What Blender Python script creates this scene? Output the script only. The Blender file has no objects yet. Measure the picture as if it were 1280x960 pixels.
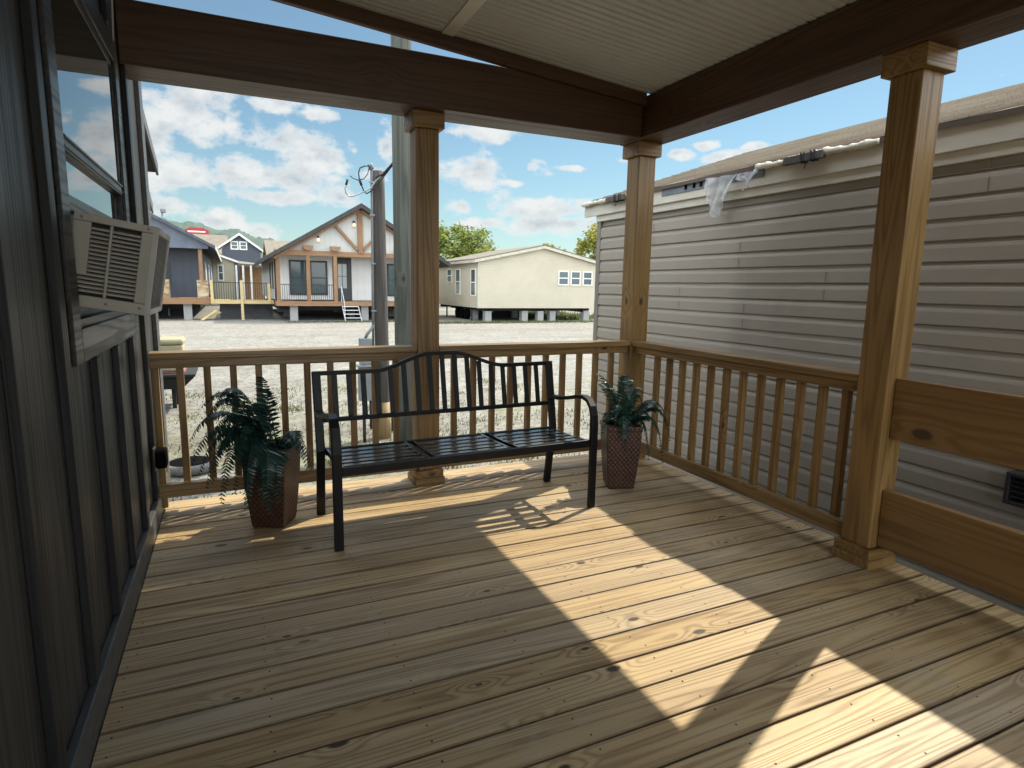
import bpy, bmesh, math, random
from mathutils import Vector, Matrix
random.seed(7)
sc = bpy.context.scene
COL = sc.collection
R = math.radians

# ------------------------------------------------------------------ camera
cd = bpy.data.cameras.new('camera'); cam = bpy.data.objects.new('camera', cd); COL.objects.link(cam)
cd.sensor_width = 36.0; cd.lens = 759.6/1280*36.0; cd.clip_start = .05; cd.clip_end = 6000
def cam_matrix(yaw, pitch, roll):
    cy, sy, cp, sp = math.cos(yaw), math.sin(yaw), math.cos(pitch), math.sin(pitch)
    f = Vector((sy*cp, cy*cp, -sp)); r = Vector((cy, -sy, 0)); d = f.cross(r)
    cr, sr = math.cos(roll), math.sin(roll)
    r2 = cr*r+sr*d; d2 = -sr*r+cr*d
    m = Matrix.Identity(4)
    for i in range(3):
        m[i][0] = r2[i]; m[i][1] = -d2[i]; m[i][2] = -f[i]
    return m
M = cam_matrix(R(24.7438), R(9.0676), R(-.984863)); M.translation = (0, 0, 1.245)
cam.matrix_world = M
sc.camera = cam

# ------------------------------------------------------------------ light and exposure
sd = Vector((.741, .314, 1)).normalized()
SUN_EL = math.asin(sd.z); SUN_AZ = math.atan2(sd.x, sd.y)
sl = bpy.data.lights.new('sun', 'SUN'); so = bpy.data.objects.new('sun', sl); COL.objects.link(so)
sl.energy = 2.75; sl.angle = R(.55); sl.color = (1, .915, .73)
so.rotation_euler = sd.to_track_quat('Z', 'Y').to_euler(); so.location = (20, 10, 30)
sc.view_settings.view_transform = 'Standard'; sc.view_settings.look = 'None'
sc.view_settings.gamma = 1; sc.view_settings.use_curve_mapping = False
sc.view_settings.exposure = 1.1
SKY = .056
sc.cycles.use_denoising = True
sc.cycles.max_bounces = 10; sc.cycles.diffuse_bounces = 6; sc.cycles.glossy_bounces = 3
sc.cycles.transparent_max_bounces = 8
sc.cycles.sample_clamp_indirect = 8

w = bpy.data.worlds.new('World'); sc.world = w; w.use_nodes = True
nt = w.node_tree; nt.nodes.clear()
def N(t, **k):
    n = nt.nodes.new(t)
    for a, b in k.items(): setattr(n, a, b)
    return n
def L(a, b): nt.links.new(a, b)
def MATH(op, a, b=None, c=None, clamp=False):
    n = N('ShaderNodeMath', operation=op, use_clamp=clamp)
    for i, v in enumerate((a, b, c)):
        if v is None: continue
        if isinstance(v, (int, float)): n.inputs[i].default_value = v
        else: L(v, n.inputs[i])
    return n.outputs[0]
def SMOOTH(v, a, b, lo=0., hi=1.):
    n = N('ShaderNodeMapRange', interpolation_type='SMOOTHSTEP')
    L(v, n.inputs[0])
    for i, x in zip((1, 2, 3, 4), (a, b, lo, hi)): n.inputs[i].default_value = x
    return n.outputs[0]
sky = N('ShaderNodeTexSky', sky_type='NISHITA'); sky.sun_disc = False
sky.sun_elevation = SUN_EL; sky.sun_rotation = SUN_AZ; sky.air_density = 1.0; sky.dust_density = .35; sky.ozone_density = 1.6
tc = N('ShaderNodeTexCoord'); sep = N('ShaderNodeSeparateXYZ'); L(tc.outputs['Generated'], sep.inputs[0])
az = MATH('ARCTAN2', sep.outputs[0], sep.outputs[1]); el = MATH('ARCSINE', sep.outputs[2])
comb = N('ShaderNodeCombineXYZ'); L(az, comb.inputs[0]); L(el, comb.inputs[1])
def NOISE(vec, scale, detail, rough=.55, mapping=(1, 1, 1)):
    v = N('ShaderNodeVectorMath', operation='MULTIPLY'); L(vec, v.inputs[0]); v.inputs[1].default_value = mapping
    n = N('ShaderNodeTexNoise'); L(v.outputs[0], n.inputs['Vector'])
    n.inputs['Scale'].default_value = scale; n.inputs['Detail'].default_value = detail; n.inputs['Roughness'].default_value = rough
    return n
wob = NOISE(comb.outputs[0], 9, 2)
wv = N('ShaderNodeVectorMath', operation='MULTIPLY_ADD'); L(wob.outputs['Color'], wv.inputs[0])
wv.inputs[1].default_value = (.05, .03, 0); wv.inputs[2].default_value = (-.025, -.015, 0)
vv = N('ShaderNodeVectorMath', operation='ADD'); L(comb.outputs[0], vv.inputs[0]); L(wv.outputs[0], vv.inputs[1])
F_PX = 759.6
# cumulus banks of the sky dome: (azimuth, elevation, half width, half height) from the sight lines of the photograph
for_clouds = [(225,135,80,42),(345,172,60,16),(400,200,55,22),(320,218,100,22),(225,215,60,30),(334,247,58,11),(424,247,34,14),
  (443,186,13,10),(482,182,22,24),(270,274,44,12),(325,288,34,10),(340,126,44,12),(590,217,40,22),(607,167,42,13),(575,259,28,11),
  (672,206,17,15),(713,207,17,5),(642,231,22,5),(672,263,66,15),(700,283,76,13),(606,282,28,9),(782,200,18,6),(880,180,18,6),
  (905,195,22,8),(848,190,15,6),(935,185,16,5),(1160,175,30,8),(180,160,40,60),(205,262,40,16),(400,140,26,8),(470,215,24,10),
  (60,120,90,30),(-60,220,120,30),(1420,60,90,25),(1500,200,120,25)]
mn = None
for (px, py, rx, ry) in for_clouds:
    d = M.to_3x3() @ Vector(((px-640)/F_PX, -(py-480)/F_PX, -1)).normalized()
    a0 = math.atan2(d.x, d.y); e0 = math.asin(d.z)
    k = 1/(1+((px-640)**2+(py-480)**2)/F_PX**2)**.5
    ia, ie = 1/(rx*1.12*k/F_PX), 1/(ry*1.15*k/F_PX)
    q = N('ShaderNodeVectorMath', operation='MULTIPLY_ADD'); L(vv.outputs[0], q.inputs[0])
    q.inputs[1].default_value = (ia, ie, 0); q.inputs[2].default_value = (-a0*ia, -e0*ie, 0)
    dt = N('ShaderNodeVectorMath', operation='LENGTH'); L(q.outputs[0], dt.inputs[0])
    mn = dt.outputs['Value'] if mn is None else MATH('SMOOTH_MIN', mn, dt.outputs['Value'], .25)
n1 = NOISE(comb.outputs[0], 12, 7, .58, (1, 1.5, 1)); n2 = NOISE(comb.outputs[0], 50, 4, .6, (1, 1.3, 1))
fld = MATH('SUBTRACT', 1.0, mn)
fld = MATH('MAXIMUM', fld, -1.2)
dens = MATH('ADD', fld, MATH('MULTIPLY_ADD', n1.outputs[0], 3.2, -1.60))
dens = MATH('ADD', dens, MATH('MULTIPLY_ADD', n2.outputs[0], 1.1, -.55))
# added cloud cover for the sky overhead and behind the camera
n3 = NOISE(tc.outputs['Generated'], 4.0, 7, .6, (1, 1, 2.2))
away = SMOOTH(MATH('ABSOLUTE', MATH('SUBTRACT', az, .40)), .85, 1.2)
gen = MATH('MULTIPLY', MATH('SUBTRACT', n3.outputs[0], .42), MATH('MULTIPLY', away, 7.0))
dens = MATH('MAXIMUM', dens, gen)
high = MATH('MULTIPLY', SMOOTH(el, .62, .95), MATH('MULTIPLY_ADD', n3.outputs[0], 5.0, -2.0))
dens = MATH('MAXIMUM', dens, high)
away = MATH('MAXIMUM', away, SMOOTH(el, .62, .95))
mask = SMOOTH(dens, -.10, .62)
upv = N('ShaderNodeVectorMath', operation='ADD'); L(comb.outputs[0], upv.inputs[0]); upv.inputs[1].default_value = (.010, .022, 0)
n1u = NOISE(upv.outputs[0], 12, 5, .58, (1, 1.5, 1))
relief = MATH('MULTIPLY_ADD', MATH('SUBTRACT', n1u.outputs[0], n1.outputs[0]), 3.2, .38, True)
core = MATH('MULTIPLY', SMOOTH(dens, .15, .9), relief)
veil = MATH('MULTIPLY', SMOOTH(el, .0, .26, 1., 0.), .22)
cc = N('ShaderNodeMix', data_type='RGBA'); L(core, cc.inputs[0])
cc.inputs[6].default_value = (7.4, 7.5, 7.4, 1); cc.inputs[7].default_value = (3.7, 4.3, 4.9, 1)
tn = N('ShaderNodeVectorMath', operation='MULTIPLY'); L(sky.outputs[0], tn.inputs[0]); tn.inputs[1].default_value = (.84, 1.03, .97)
m0 = N('ShaderNodeMix', data_type='RGBA'); L(veil, m0.inputs[0]); L(tn.outputs[0], m0.inputs[6]); m0.inputs[7].default_value = (5.0, 6.0, 6.6, 1)
m1 = N('ShaderNodeMix', data_type='RGBA'); L(MATH('MULTIPLY', mask, .92), m1.inputs[0]); L(m0.outputs[2], m1.inputs[6]); L(cc.outputs[2], m1.inputs[7])
# out-of-view clouds brightened far past the visible ones to lift the porch shade
front = MATH('MULTIPLY_ADD', MATH('MULTIPLY', away, mask), 4.4, 1.0)
mf = N('ShaderNodeVectorMath', operation='SCALE'); L(m1.outputs[2], mf.inputs[0]); L(front, mf.inputs['Scale'])
bg = N('ShaderNodeBackground'); bg.inputs[1].default_value = SKY; L(mf.outputs[0], bg.inputs[0])
ow = N('ShaderNodeOutputWorld'); L(bg.outputs[0], ow.inputs[0])

# ------------------------------------------------------------------ materials
def newmat(name):
    global nt
    m = bpy.data.materials.new(name); m.use_nodes = True; nt = m.node_tree
    b = nt.nodes['Principled BSDF']
    return m, b
def rgba(c): return (c[0], c[1], c[2], 1)
def RAMP(fac, stops):
    n = N('ShaderNodeValToRGB'); L(fac, n.inputs[0]); cr = n.color_ramp
    while len(cr.elements) < len(stops): cr.elements.new(.5)
    for e, (p, c) in zip(cr.elements, stops): e.position = p; e.color = rgba(c)
    return n.outputs[0]
def BUMP(h, b, strength=.3, dist=.01):
    n = N('ShaderNodeBump'); n.inputs['Strength'].default_value = strength; n.inputs['Distance'].default_value = dist
    L(h, n.inputs['Height']); L(n.outputs[0], b.inputs['Normal'])
def coords(island=False):
    t = N('ShaderNodeTexCoord'); o = N('ShaderNodeObjectInfo'); g = N('ShaderNodeNewGeometry')
    r = MATH('MULTIPLY_ADD', o.outputs['Random'], 17.3, MATH('MULTIPLY', g.outputs['Random Per Island'], 41.7) if island else 0.0)
    c = N('ShaderNodeCombineXYZ'); L(r, c.inputs[0]); L(MATH('MULTIPLY', r, 1.37), c.inputs[1]); L(MATH('MULTIPLY', r, .71), c.inputs[2])
    a = N('ShaderNodeVectorMath', operation='ADD'); L(t.outputs['Object'], a.inputs[0]); L(c.outputs[0], a.inputs[1])
    return a.outputs[0], g.outputs['Random Per Island'], o.outputs['Random']
def plain(name, c, c2=None, scale=6., rough=.6, bump=0., metal=0., spec=.5, detail=5, stretch=(1, 1, 1), bdist=.005):
    m, b = newmat(name)
    v, ri, ro = coords()
    c2 = c2 or tuple(x*.75 for x in c)
    n = NOISE(v, scale, detail, .6, stretch)
    L(RAMP(n.outputs[0], [(.3, c2), (.7, c)]), b.inputs['Base Color'])
    L(SMOOTH(n.outputs[0], .2, .8, rough+.06, max(rough-.06, .02)), b.inputs['Roughness'])
    b.inputs['Metallic'].default_value = metal; b.inputs['Specular IOR Level'].default_value = spec
    if bump: BUMP(n.outputs[0], b, bump, bdist)
    return m
def wood(name, dark, mid, light, axis=0, island=False, rough=.6, knots=.55, knotcol=(.05, .028, .014), grain=30., tint=.25, kscale=1., ringw=1., grey=0., rampamp=.26, stain=0., seam=False, spec=.5):
    m, b = newmat(name)
    v, ri, ro = coords(island); b.inputs['Specular IOR Level'].default_value = spec
    def st(al, ac): s = [ac]*3; s[axis] = al; return tuple(s)
    vor = N('ShaderNodeTexVoronoi', voronoi_dimensions='2D'); vor.inputs['Scale'].default_value = 1.0
    s3 = N('ShaderNodeSeparateXYZ'); L(v, s3.inputs[0]); oth = [k for k in range(3) if k != axis]
    c3 = N('ShaderNodeCombineXYZ'); L(MATH('MULTIPLY', s3.outputs[axis], 2.3*kscale), c3.inputs[0])
    L(MATH('MULTIPLY', MATH('ADD', s3.outputs[oth[0]], s3.outputs[oth[1]]), 4.6*kscale), c3.inputs[1]); L(c3.outputs[0], vor.inputs['Vector'])
    dk = vor.outputs['Distance']
    sc_ = N('ShaderNodeSeparateColor'); L(vor.outputs['Color'], sc_.inputs[0])
    on = SMOOTH(sc_.outputs[0], knots, knots+.02)
    size = MATH('MULTIPLY_ADD', sc_.outputs[1], .055, .032)
    kn = MATH('MULTIPLY', on, SMOOTH(MATH('DIVIDE', dk, size), 1.0, .55))
    halo = MATH('MULTIPLY', on, SMOOTH(dk, .28, .02))
    fieldn = NOISE(v, 1.0, 2.5, .5, st(.26, 6.5))
    fieldv = MATH('ADD', fieldn.outputs[0], MATH('MULTIPLY', halo, .11))
    ring = MATH('SINE', MATH('MULTIPLY', fieldv, grain*3.0*ringw))
    ring = MATH('MULTIPLY_ADD', ring, .5, .5)
    ring = MATH('POWER', ring, 2.2)
    fib = NOISE(v, 1.0, 3, .6, st(4.0, 220.0)); broad = NOISE(v, 1.0, 3, .6, st(1.1, 9.0))
    fac = MATH('ADD', MATH('MULTIPLY', ring, rampamp), MATH('ADD', MATH('MULTIPLY', fib.outputs[0], .36), MATH('MULTIPLY', broad.outputs[0], .48)))
    if island: fac = MATH('ADD', fac, MATH('MULTIPLY_ADD', ri, tint, -tint/2))
    fac = MATH('ADD', fac, MATH('MULTIPLY_ADD', ro, tint*.5, -tint*.25))
    col = RAMP(fac, [(.22, light), (.5, mid), (.86, dark)])
    if stain:  # scuffs and dried mud tracked over the boards
        t0 = N('ShaderNodeTexCoord'); sn = NOISE(t0.outputs['Object'], 1.7, 6, .68, (1, 1.6, 1)); sm = NOISE(t0.outputs['Object'], 26, 5, .7)
        f0 = MATH('ADD', MATH('MULTIPLY', sn.outputs[0], .7), MATH('MULTIPLY', sm.outputs[0], .3))
        mxs = N('ShaderNodeMix', data_type='RGBA'); L(MATH('MULTIPLY', SMOOTH(f0, .53, .66), stain), mxs.inputs[0]); L(col, mxs.inputs[6]); mxs.inputs[7].default_value = (.40, .35, .27, 1)
        mxd = N('ShaderNodeMix', data_type='RGBA'); L(MATH('MULTIPLY', SMOOTH(f0, .46, .34), stain*.8), mxd.inputs[0]); L(mxs.outputs[2], mxd.inputs[6]); mxd.inputs[7].default_value = (.17, .125, .08, 1)
        col = mxd.outputs[2]
    if grey:  # some boards have weathered greyer than others
        hs = N('ShaderNodeHueSaturation'); L(col, hs.inputs['Color'])
        L(MATH('SUBTRACT', 1.08, MATH('MULTIPLY', MATH('FRACT', MATH('MULTIPLY', ri, 7.7)), grey)), hs.inputs['Saturation']); col = hs.outputs[0]
    mx = N('ShaderNodeMix', data_type='RGBA'); L(MATH('MULTIPLY', kn, .94), mx.inputs[0]); L(col, mx.inputs[6]); mx.inputs[7].default_value = rgba(knotcol)
    if seam:  # gap shade painted as a dark brown line along the board edges
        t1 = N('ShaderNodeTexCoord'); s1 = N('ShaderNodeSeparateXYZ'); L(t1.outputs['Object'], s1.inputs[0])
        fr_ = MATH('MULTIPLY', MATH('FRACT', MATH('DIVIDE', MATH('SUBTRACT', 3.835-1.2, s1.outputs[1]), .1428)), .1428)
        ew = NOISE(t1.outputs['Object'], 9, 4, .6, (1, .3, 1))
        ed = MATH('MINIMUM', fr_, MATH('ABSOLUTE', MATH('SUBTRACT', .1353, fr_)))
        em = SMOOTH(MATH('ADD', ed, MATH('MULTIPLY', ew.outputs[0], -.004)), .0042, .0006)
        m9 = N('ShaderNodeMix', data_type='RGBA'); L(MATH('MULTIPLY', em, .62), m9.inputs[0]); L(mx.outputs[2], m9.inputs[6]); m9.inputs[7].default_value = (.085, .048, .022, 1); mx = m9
    L(mx.outputs[2], b.inputs['Base Color'])
    L(SMOOTH(fac, .2, .9, rough-.1, rough+.1), b.inputs['Roughness'])
    BUMP(MATH('ADD', MATH('MULTIPLY', fac, -1.), MATH('MULTIPLY', kn, -.4)), b, .28, .003)
    return m
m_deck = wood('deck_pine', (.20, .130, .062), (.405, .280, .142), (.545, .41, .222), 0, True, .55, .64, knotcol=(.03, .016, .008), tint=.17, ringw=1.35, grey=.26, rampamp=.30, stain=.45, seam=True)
m_post = wood('honey_pine_upright', (.12, .062, .018), (.24, .136, .042), (.33, .205, .075), 2, True, .5, .72, kscale=.8, tint=.2)
m_postx = wood('honey_pine_crosswise', (.12, .062, .018), (.24, .136, .042), (.33, .205, .075), 0, True, .5, .8, tint=.2)
m_plank = wood('honey_pine_plank', (.115, .060, .019), (.195, .106, .036), (.26, .15, .06), 1, True, .5, .7, kscale=.6, tint=.15, ringw=.8)
m_railx = wood('brown_rail_pine', (.11, .060, .022), (.225, .135, .050), (.33, .21, .088), 0, True, .40, .7, tint=.25)
m_raily = wood('brown_rail_pine_long', (.11, .060, .022), (.225, .135, .050), (.33, .21, .088), 1, True, .40, .7, tint=.25)
m_balu = wood('brown_baluster_pine', (.105, .056, .018), (.21, .118, .038), (.30, .185, .07), 2, True, .55, .78, tint=.45)
m_beamx = wood('dark_beam_pine', (.038, .017, .008), (.066, .031, .014), (.10, .05, .022), 0, True, .5, .75, tint=.2, kscale=.7)
m_beamy = wood('dark_beam_pine_long', (.038, .017, .008), (.066, .031, .014), (.10, .05, .022), 1, True, .5, .75, tint=.2, kscale=.7)
m_wallb = wood('charcoal_panel_paint', (.024, .024, .023), (.042, .041, .040), (.064, .062, .059), 2, True, .5, .97, tint=.2, knotcol=(.012, .012, .014), spec=.28)
m_batten = wood('charcoal_batten_shaded', (.013, .013, .013), (.020, .020, .020), (.030, .030, .030), 2, True, .5, .97, tint=.2, knotcol=(.012, .012, .014), spec=.25)  # wall paint darkened, so shade on the batten sides is in the colour
m_wallh = wood('charcoal_trim_paint', (.024, .024, .023), (.042, .041, .040), (.064, .062, .059), 1, True, .42, .97, tint=.2, knotcol=(.012, .012, .014), spec=.28)
m_skirt = plain('grey_skirt_paint', (.085, .087, .088), (.052, .054, .055), 14, .45, .1, stretch=(3, .6, 3))
m_black = plain('black_bench_enamel', (.006, .006, .0065), (.004, .004, .0045), 30, .42, .03, spec=.26)
m_slat = plain('black_seat_enamel', (.012, .012, .013), (.009, .009, .010), 30, .20, .01, spec=.7)
m_blackr = plain('black_rail_metal', (.015, .015, .016), None, 20, .45)
m_vinyl = plain('white_vinyl_soffit', (.52, .54, .535), (.47, .49, .485), 3, .5, .02)
m_white = plain('white_trim_paint', (.78, .77, .73), (.66, .65, .61), 4, .5, .03)
m_fascia = plain('weathered_white_fascia', (.66, .63, .55), (.50, .47, .40), 2.2, .55, .05, stretch=(1, 1, 4))
def siding(name, c, c2):
    m, b = newmat(name); v, ri, ro = coords()
    n = NOISE(v, 1.3, 5, .6, (1, .5, 1.5)); f = NOISE(v, 60, 3, .6, (1, .08, 1))
    st_ = NOISE(v, 5, 5, .65, (1, 1.6, .10)); fac = MATH('ADD', MATH('MULTIPLY', n.outputs[0], .55), MATH('ADD', MATH('MULTIPLY', f.outputs[0], .2), MATH('MULTIPLY', st_.outputs[0], .38)))
    L(RAMP(fac, [(.3, c2), (.75, c)]), b.inputs['Base Color']); b.inputs['Roughness'].default_value = .42
    BUMP(f.outputs[0], b, .08, .002)
    return m
m_siding = siding('taupe_vinyl_siding', (.36, .318, .265), (.305, .268, .222))
def shingle(name, c, c2, c3):
    m, b = newmat(name); v, ri, ro = coords()
    br = N('ShaderNodeTexBrick'); s = N('ShaderNodeVectorMath', operation='MULTIPLY'); L(v, s.inputs[0]); s.inputs[1].default_value = (1, 1, 1)
    mp = N('ShaderNodeMapping'); L(s.outputs[0], mp.inputs[0]); mp.inputs['Rotation'].default_value = (0, 0, math.pi/2)
    L(mp.outputs[0], br.inputs['Vector']); br.inputs['Scale'].default_value = 1.; br.inputs['Brick Width'].default_value = .3; br.inputs['Row Height'].default_value = .13
    br.inputs['Mortar Size'].default_value = .003; br.inputs['Color1'].default_value = rgba(c); br.inputs['Color2'].default_value = rgba(c2); br.inputs['Mortar'].default_value = rgba(c3)
    n = NOISE(v, 90, 3); n2 = NOISE(v, 1.5, 4)
    mx = N('ShaderNodeMix', data_type='RGBA', blend_type='MULTIPLY'); mx.inputs[0].default_value = .6; L(br.outputs[0], mx.inputs[6])
    L(RAMP(MATH('ADD', MATH('MULTIPLY', n.outputs[0], .6), MATH('MULTIPLY', n2.outputs[0], .4)), [(.3, (.45, .45, .45)), (.7, (1.2, 1.2, 1.2))]), mx.inputs[7])
    L(mx.outputs[2], b.inputs['Base Color']); b.inputs['Roughness'].default_value = .9
    BUMP(br.outputs['Fac'], b, -.5, .01)
    return m
m_shing = shingle('brown_shingles', (.31, .255, .19), (.26, .21, .155), (.18, .145, .11))
m_shingt = shingle('tan_shingles', (.215, .185, .145), (.18, .155, .12), (.11, .09, .07))
m_shingd = shingle('charcoal_shingles', (.07, .065, .06), (.05, .048, .046), (.03, .03, .03))
m_shingg = shingle('slate_shingles', (.10, .115, .14), (.08, .09, .115), (.05, .055, .065))
def lapped(name, c, lap, axis_v=True, line=.6, depth=.012):
    # painted siding with horizontal laps (axis_v) or upright battens, relief in the material only for far houses
    m, b = newmat(name); t = N('ShaderNodeTexCoord'); s = N('ShaderNodeSeparateXYZ'); L(t.outputs['Object'], s.inputs[0])
    src = s.outputs[2] if axis_v else MATH('ADD', s.outputs[0], s.outputs[1])
    fr = MATH('FRACT', MATH('DIVIDE', src, lap))
    edge = SMOOTH(fr, .0, .08, line, 1.)
    v, ri, ro = coords(); n = NOISE(v, 1.2, 4)
    mx = N('ShaderNodeMix', data_type='RGBA', blend_type='MULTIPLY'); mx.inputs[0].default_value = 1.
    L(RAMP(n.outputs[0], [(.3, tuple(x*.9 for x in c)), (.7, c)]), mx.inputs[6])
    cc_ = N('ShaderNodeCombineColor'); [L(edge, cc_.inputs[i]) for i in range(3)]; L(cc_.outputs[0], mx.inputs[7])
    L(mx.outputs[2], b.inputs['Base Color']); b.inputs['Roughness'].default_value = .5
    BUMP(fr, b, .5, depth)
    return m
m_cream = lapped('cream_lap_siding', (.54, .485, .37), .15, line=.62)
m_cream2 = lapped('butter_lap_siding', (.46, .43, .31), .15, line=.65)
m_whitebb = lapped('white_board_siding', (.68, .675, .655), .41, False, line=.7)
m_navy = lapped('slate_board_siding', (.050, .060, .085), .41, False, line=.6)
m_navyl = lapped('slate_lap_siding', (.060, .070, .095), .16, line=.7)
m_navytrim = plain('slate_gable_paint', (.13, .15, .20), None, 2, .5)
m_darktrim = plain('charcoal_trim', (.035, .036, .038), None, 6, .5)
m_cedar = wood('cedar_stain', (.17, .085, .04), (.26, .14, .068), (.33, .185, .095), 2, True, .6, .8)
m_cedarx = wood('cedar_stain_crosswise', (.17, .085, .04), (.26, .14, .068), (.33, .185, .095), 0, True, .6, .8)
m_newpine = wood('fresh_yellow_pine', (.42, .30, .12), (.55, .42, .20), (.64, .52, .28), 0, True, .6, .7)
m_block = plain('concrete_block', (.36, .36, .34), (.26, .26, .25), 18, .9, .2)
m_under = plain('dark_steel_underside', (.02, .02, .021), None, 5, .8)
m_skirtp = plain('grey_ramp_skirting', (.10, .105, .11), (.07, .072, .076), 3, .8)
m_bevmetal = plain('painted_light_metal', (.62, .63, .62), (.5, .5, .5), 8, .45)
m_galv = plain('grey_meter_enamel', (.30, .33, .345), (.24, .265, .28), 10, .45)
m_pole = wood('grey_weathered_pole', (.05, .044, .039), (.092, .081, .073), (.145, .13, .118), 2, False, .85, .85, grain=20)
m_polebase = wood('raw_pole_foot', (.25, .17, .09), (.36, .26, .14), (.44, .33, .19), 2, False, .85, .9)
m_green = wood('green_treated_pole', (.045, .05, .04), (.078, .083, .068), (.115, .12, .10), 2, False, .85, .88, grain=14)
m_cable = plain('black_cable_rubber', (.015, .015, .016), None, 20, .5)
m_alu = plain('bare_aluminium_wire', (.45, .46, .47), None, 20, .4, metal=.6)
m_pvc = plain('grey_pvc_conduit', (.22, .24, .25), None, 10, .5)
m_ac = plain('beige_plastic', (.40, .37, .315), (.33, .305, .255), 4, .45, .03)
m_acdark = plain('dark_vent_hollow', (.018, .016, .014), None, 8, .8)
m_fin = plain('grey_coil_fins', (.20, .20, .195), (.15, .15, .145), 40, .5, metal=.4)
m_tire = plain('dusty_rubber', (.20, .19, .175), (.08, .078, .074), 9, .85, .2)
m_rubber = plain('black_rubber', (.005, .005, .005), None, 9, .9, spec=.05)
m_yellow = plain('faded_yellow_paint', (.46, .42, .27), (.38, .34, .20), 5, .5)
m_redst = plain('faded_red_paint', (.36, .11, .13), None, 5, .5)
m_red = plain('red_sign_paint', (.42, .03, .04), (.33, .02, .03), 5, .5)
m_felt = plain('grey_blue_roof_felt', (.20, .225, .26), (.13, .15, .18), 5, .7)
m_rope = plain('dark_cord', (.02, .02, .022), None, 30, .8)
m_lump = plain('weathered_timber_block', (.10, .09, .085), (.05, .045, .045), 22, .9, .4)
m_stone = None
def stone():
    m, b = newmat('tan_ledge_stone'); v, ri, ro = coords()
    vo = N('ShaderNodeTexVoronoi'); s = N('ShaderNodeVectorMath', operation='MULTIPLY'); L(v, s.inputs[0]); s.inputs[1].default_value = (4, 4, 9); L(s.outputs[0], vo.inputs['Vector']); vo.inputs['Scale'].default_value = 1
    sc_ = N('ShaderNodeSeparateColor'); L(vo.outputs['Color'], sc_.inputs[0])
    L(RAMP(sc_.outputs[0], [(.0, (.22, .14, .07)), (.5, (.42, .31, .18)), (1., (.5, .44, .34))]), b.inputs['Base Color']); b.inputs['Roughness'].default_value = .9
    BUMP(vo.outputs['Distance'], b, -.6, .03); return m
m_stone = stone()
def glass(name, c=(.012, .016, .018), rough=.03, spec=.5, ior=1.5):
    m, b = newmat(name); v, ri, ro = coords(); n = NOISE(v, 2., 2)
    b.inputs['Base Color'].default_value = rgba(c); b.inputs['Roughness'].default_value = rough; b.inputs['Specular IOR Level'].default_value = spec; b.inputs['IOR'].default_value = ior
    BUMP(n.outputs[0], b, .02, .01); return m
m_glass = glass('dark_window_glass', (.02, .03, .033), .02, .5, 3.0); m_glassg = glass('far_window_glass', (.06, .09, .10), .08)
def bulb():
    m, b = newmat('warm_lit_bulb'); b.inputs['Emission Color'].default_value = (1, .72, .35, 1); b.inputs['Emission Strength'].default_value = 1.6
    b.inputs['Base Color'].default_value = (.8, .7, .5, 1); return m
m_bulb = bulb()
def planter():
    m, b = newmat('woven_bronze_planter'); t = N('ShaderNodeTexCoord'); s = N('ShaderNodeSeparateXYZ'); L(t.outputs['UV'], s.inputs[0])
    u, vz = s.outputs[0], s.outputs[1]
    a = MATH('SINE', MATH('MULTIPLY', u, 230.)); c = MATH('SINE', MATH('MULTIPLY', vz, 190.))
    h = MATH('MULTIPLY', a, c); v, ri, ro = coords(); n = NOISE(v, 14, 5)
    L(RAMP(MATH('ADD', MATH('MULTIPLY_ADD', h, .22, .3), MATH('MULTIPLY', n.outputs[0], .45)), [(.2, (.018, .008, .006)), (.55, (.068, .027, .017)), (.9, (.145, .065, .04))]), b.inputs['Base Color'])
    b.inputs['Roughness'].default_value = .42; b.inputs['Metallic'].default_value = .15
    BUMP(h, b, .4, .003); return m
m_planter = planter()
m_soil = plain('dark_soil', (.03, .022, .016), None, 40, .95, .4)
def leaf(name, c, c2, trans=.35, rough=.45):
    m, b = newmat(name); g = N('ShaderNodeNewGeometry'); v, ri, ro = coords()
    n = NOISE(v, 3., 3)
    col = RAMP(MATH('ADD', MATH('MULTIPLY', g.outputs['Random Per Island'], .55), MATH('MULTIPLY', n.outputs[0], .5)), [(.2, c2), (.8, c)])
    L(col, b.inputs['Base Color']); b.inputs['Roughness'].default_value = rough
    tr = N('ShaderNodeBsdfTranslucent'); L(col, tr.inputs[0]); mx = N('ShaderNodeMixShader'); mx.inputs[0].default_value = trans
    L(b.outputs[0], mx.inputs[1]); L(tr.outputs[0], mx.inputs[2]); L(mx.outputs[0], nt.nodes['Material Output'].inputs[0]); return m
m_fern = leaf('blue_green_fern', (.034, .088, .066), (.014, .042, .034), .25, .32)
m_stemf = plain('fern_rib', (.05, .07, .04), None, 20, .6)
m_tree = leaf('olive_green_leaves', (.30, .33, .08), (.10, .15, .035), .6)
m_tree2 = leaf('yellow_green_leaves', (.38, .36, .06), (.15, .17, .035), .6)
m_bark = plain('grey_bark', (.10, .08, .06), (.05, .04, .03), 12, .9, .5)
m_grass = leaf('dry_green_grass', (.17, .18, .055), (.07, .095, .025), .4)
m_weed = leaf('dull_weed_leaves', (.06, .10, .05), (.03, .05, .03), .3)
m_dryleaf = leaf('dry_brown_leaf', (.22, .11, .05), (.12, .06, .03), .3)
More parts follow.
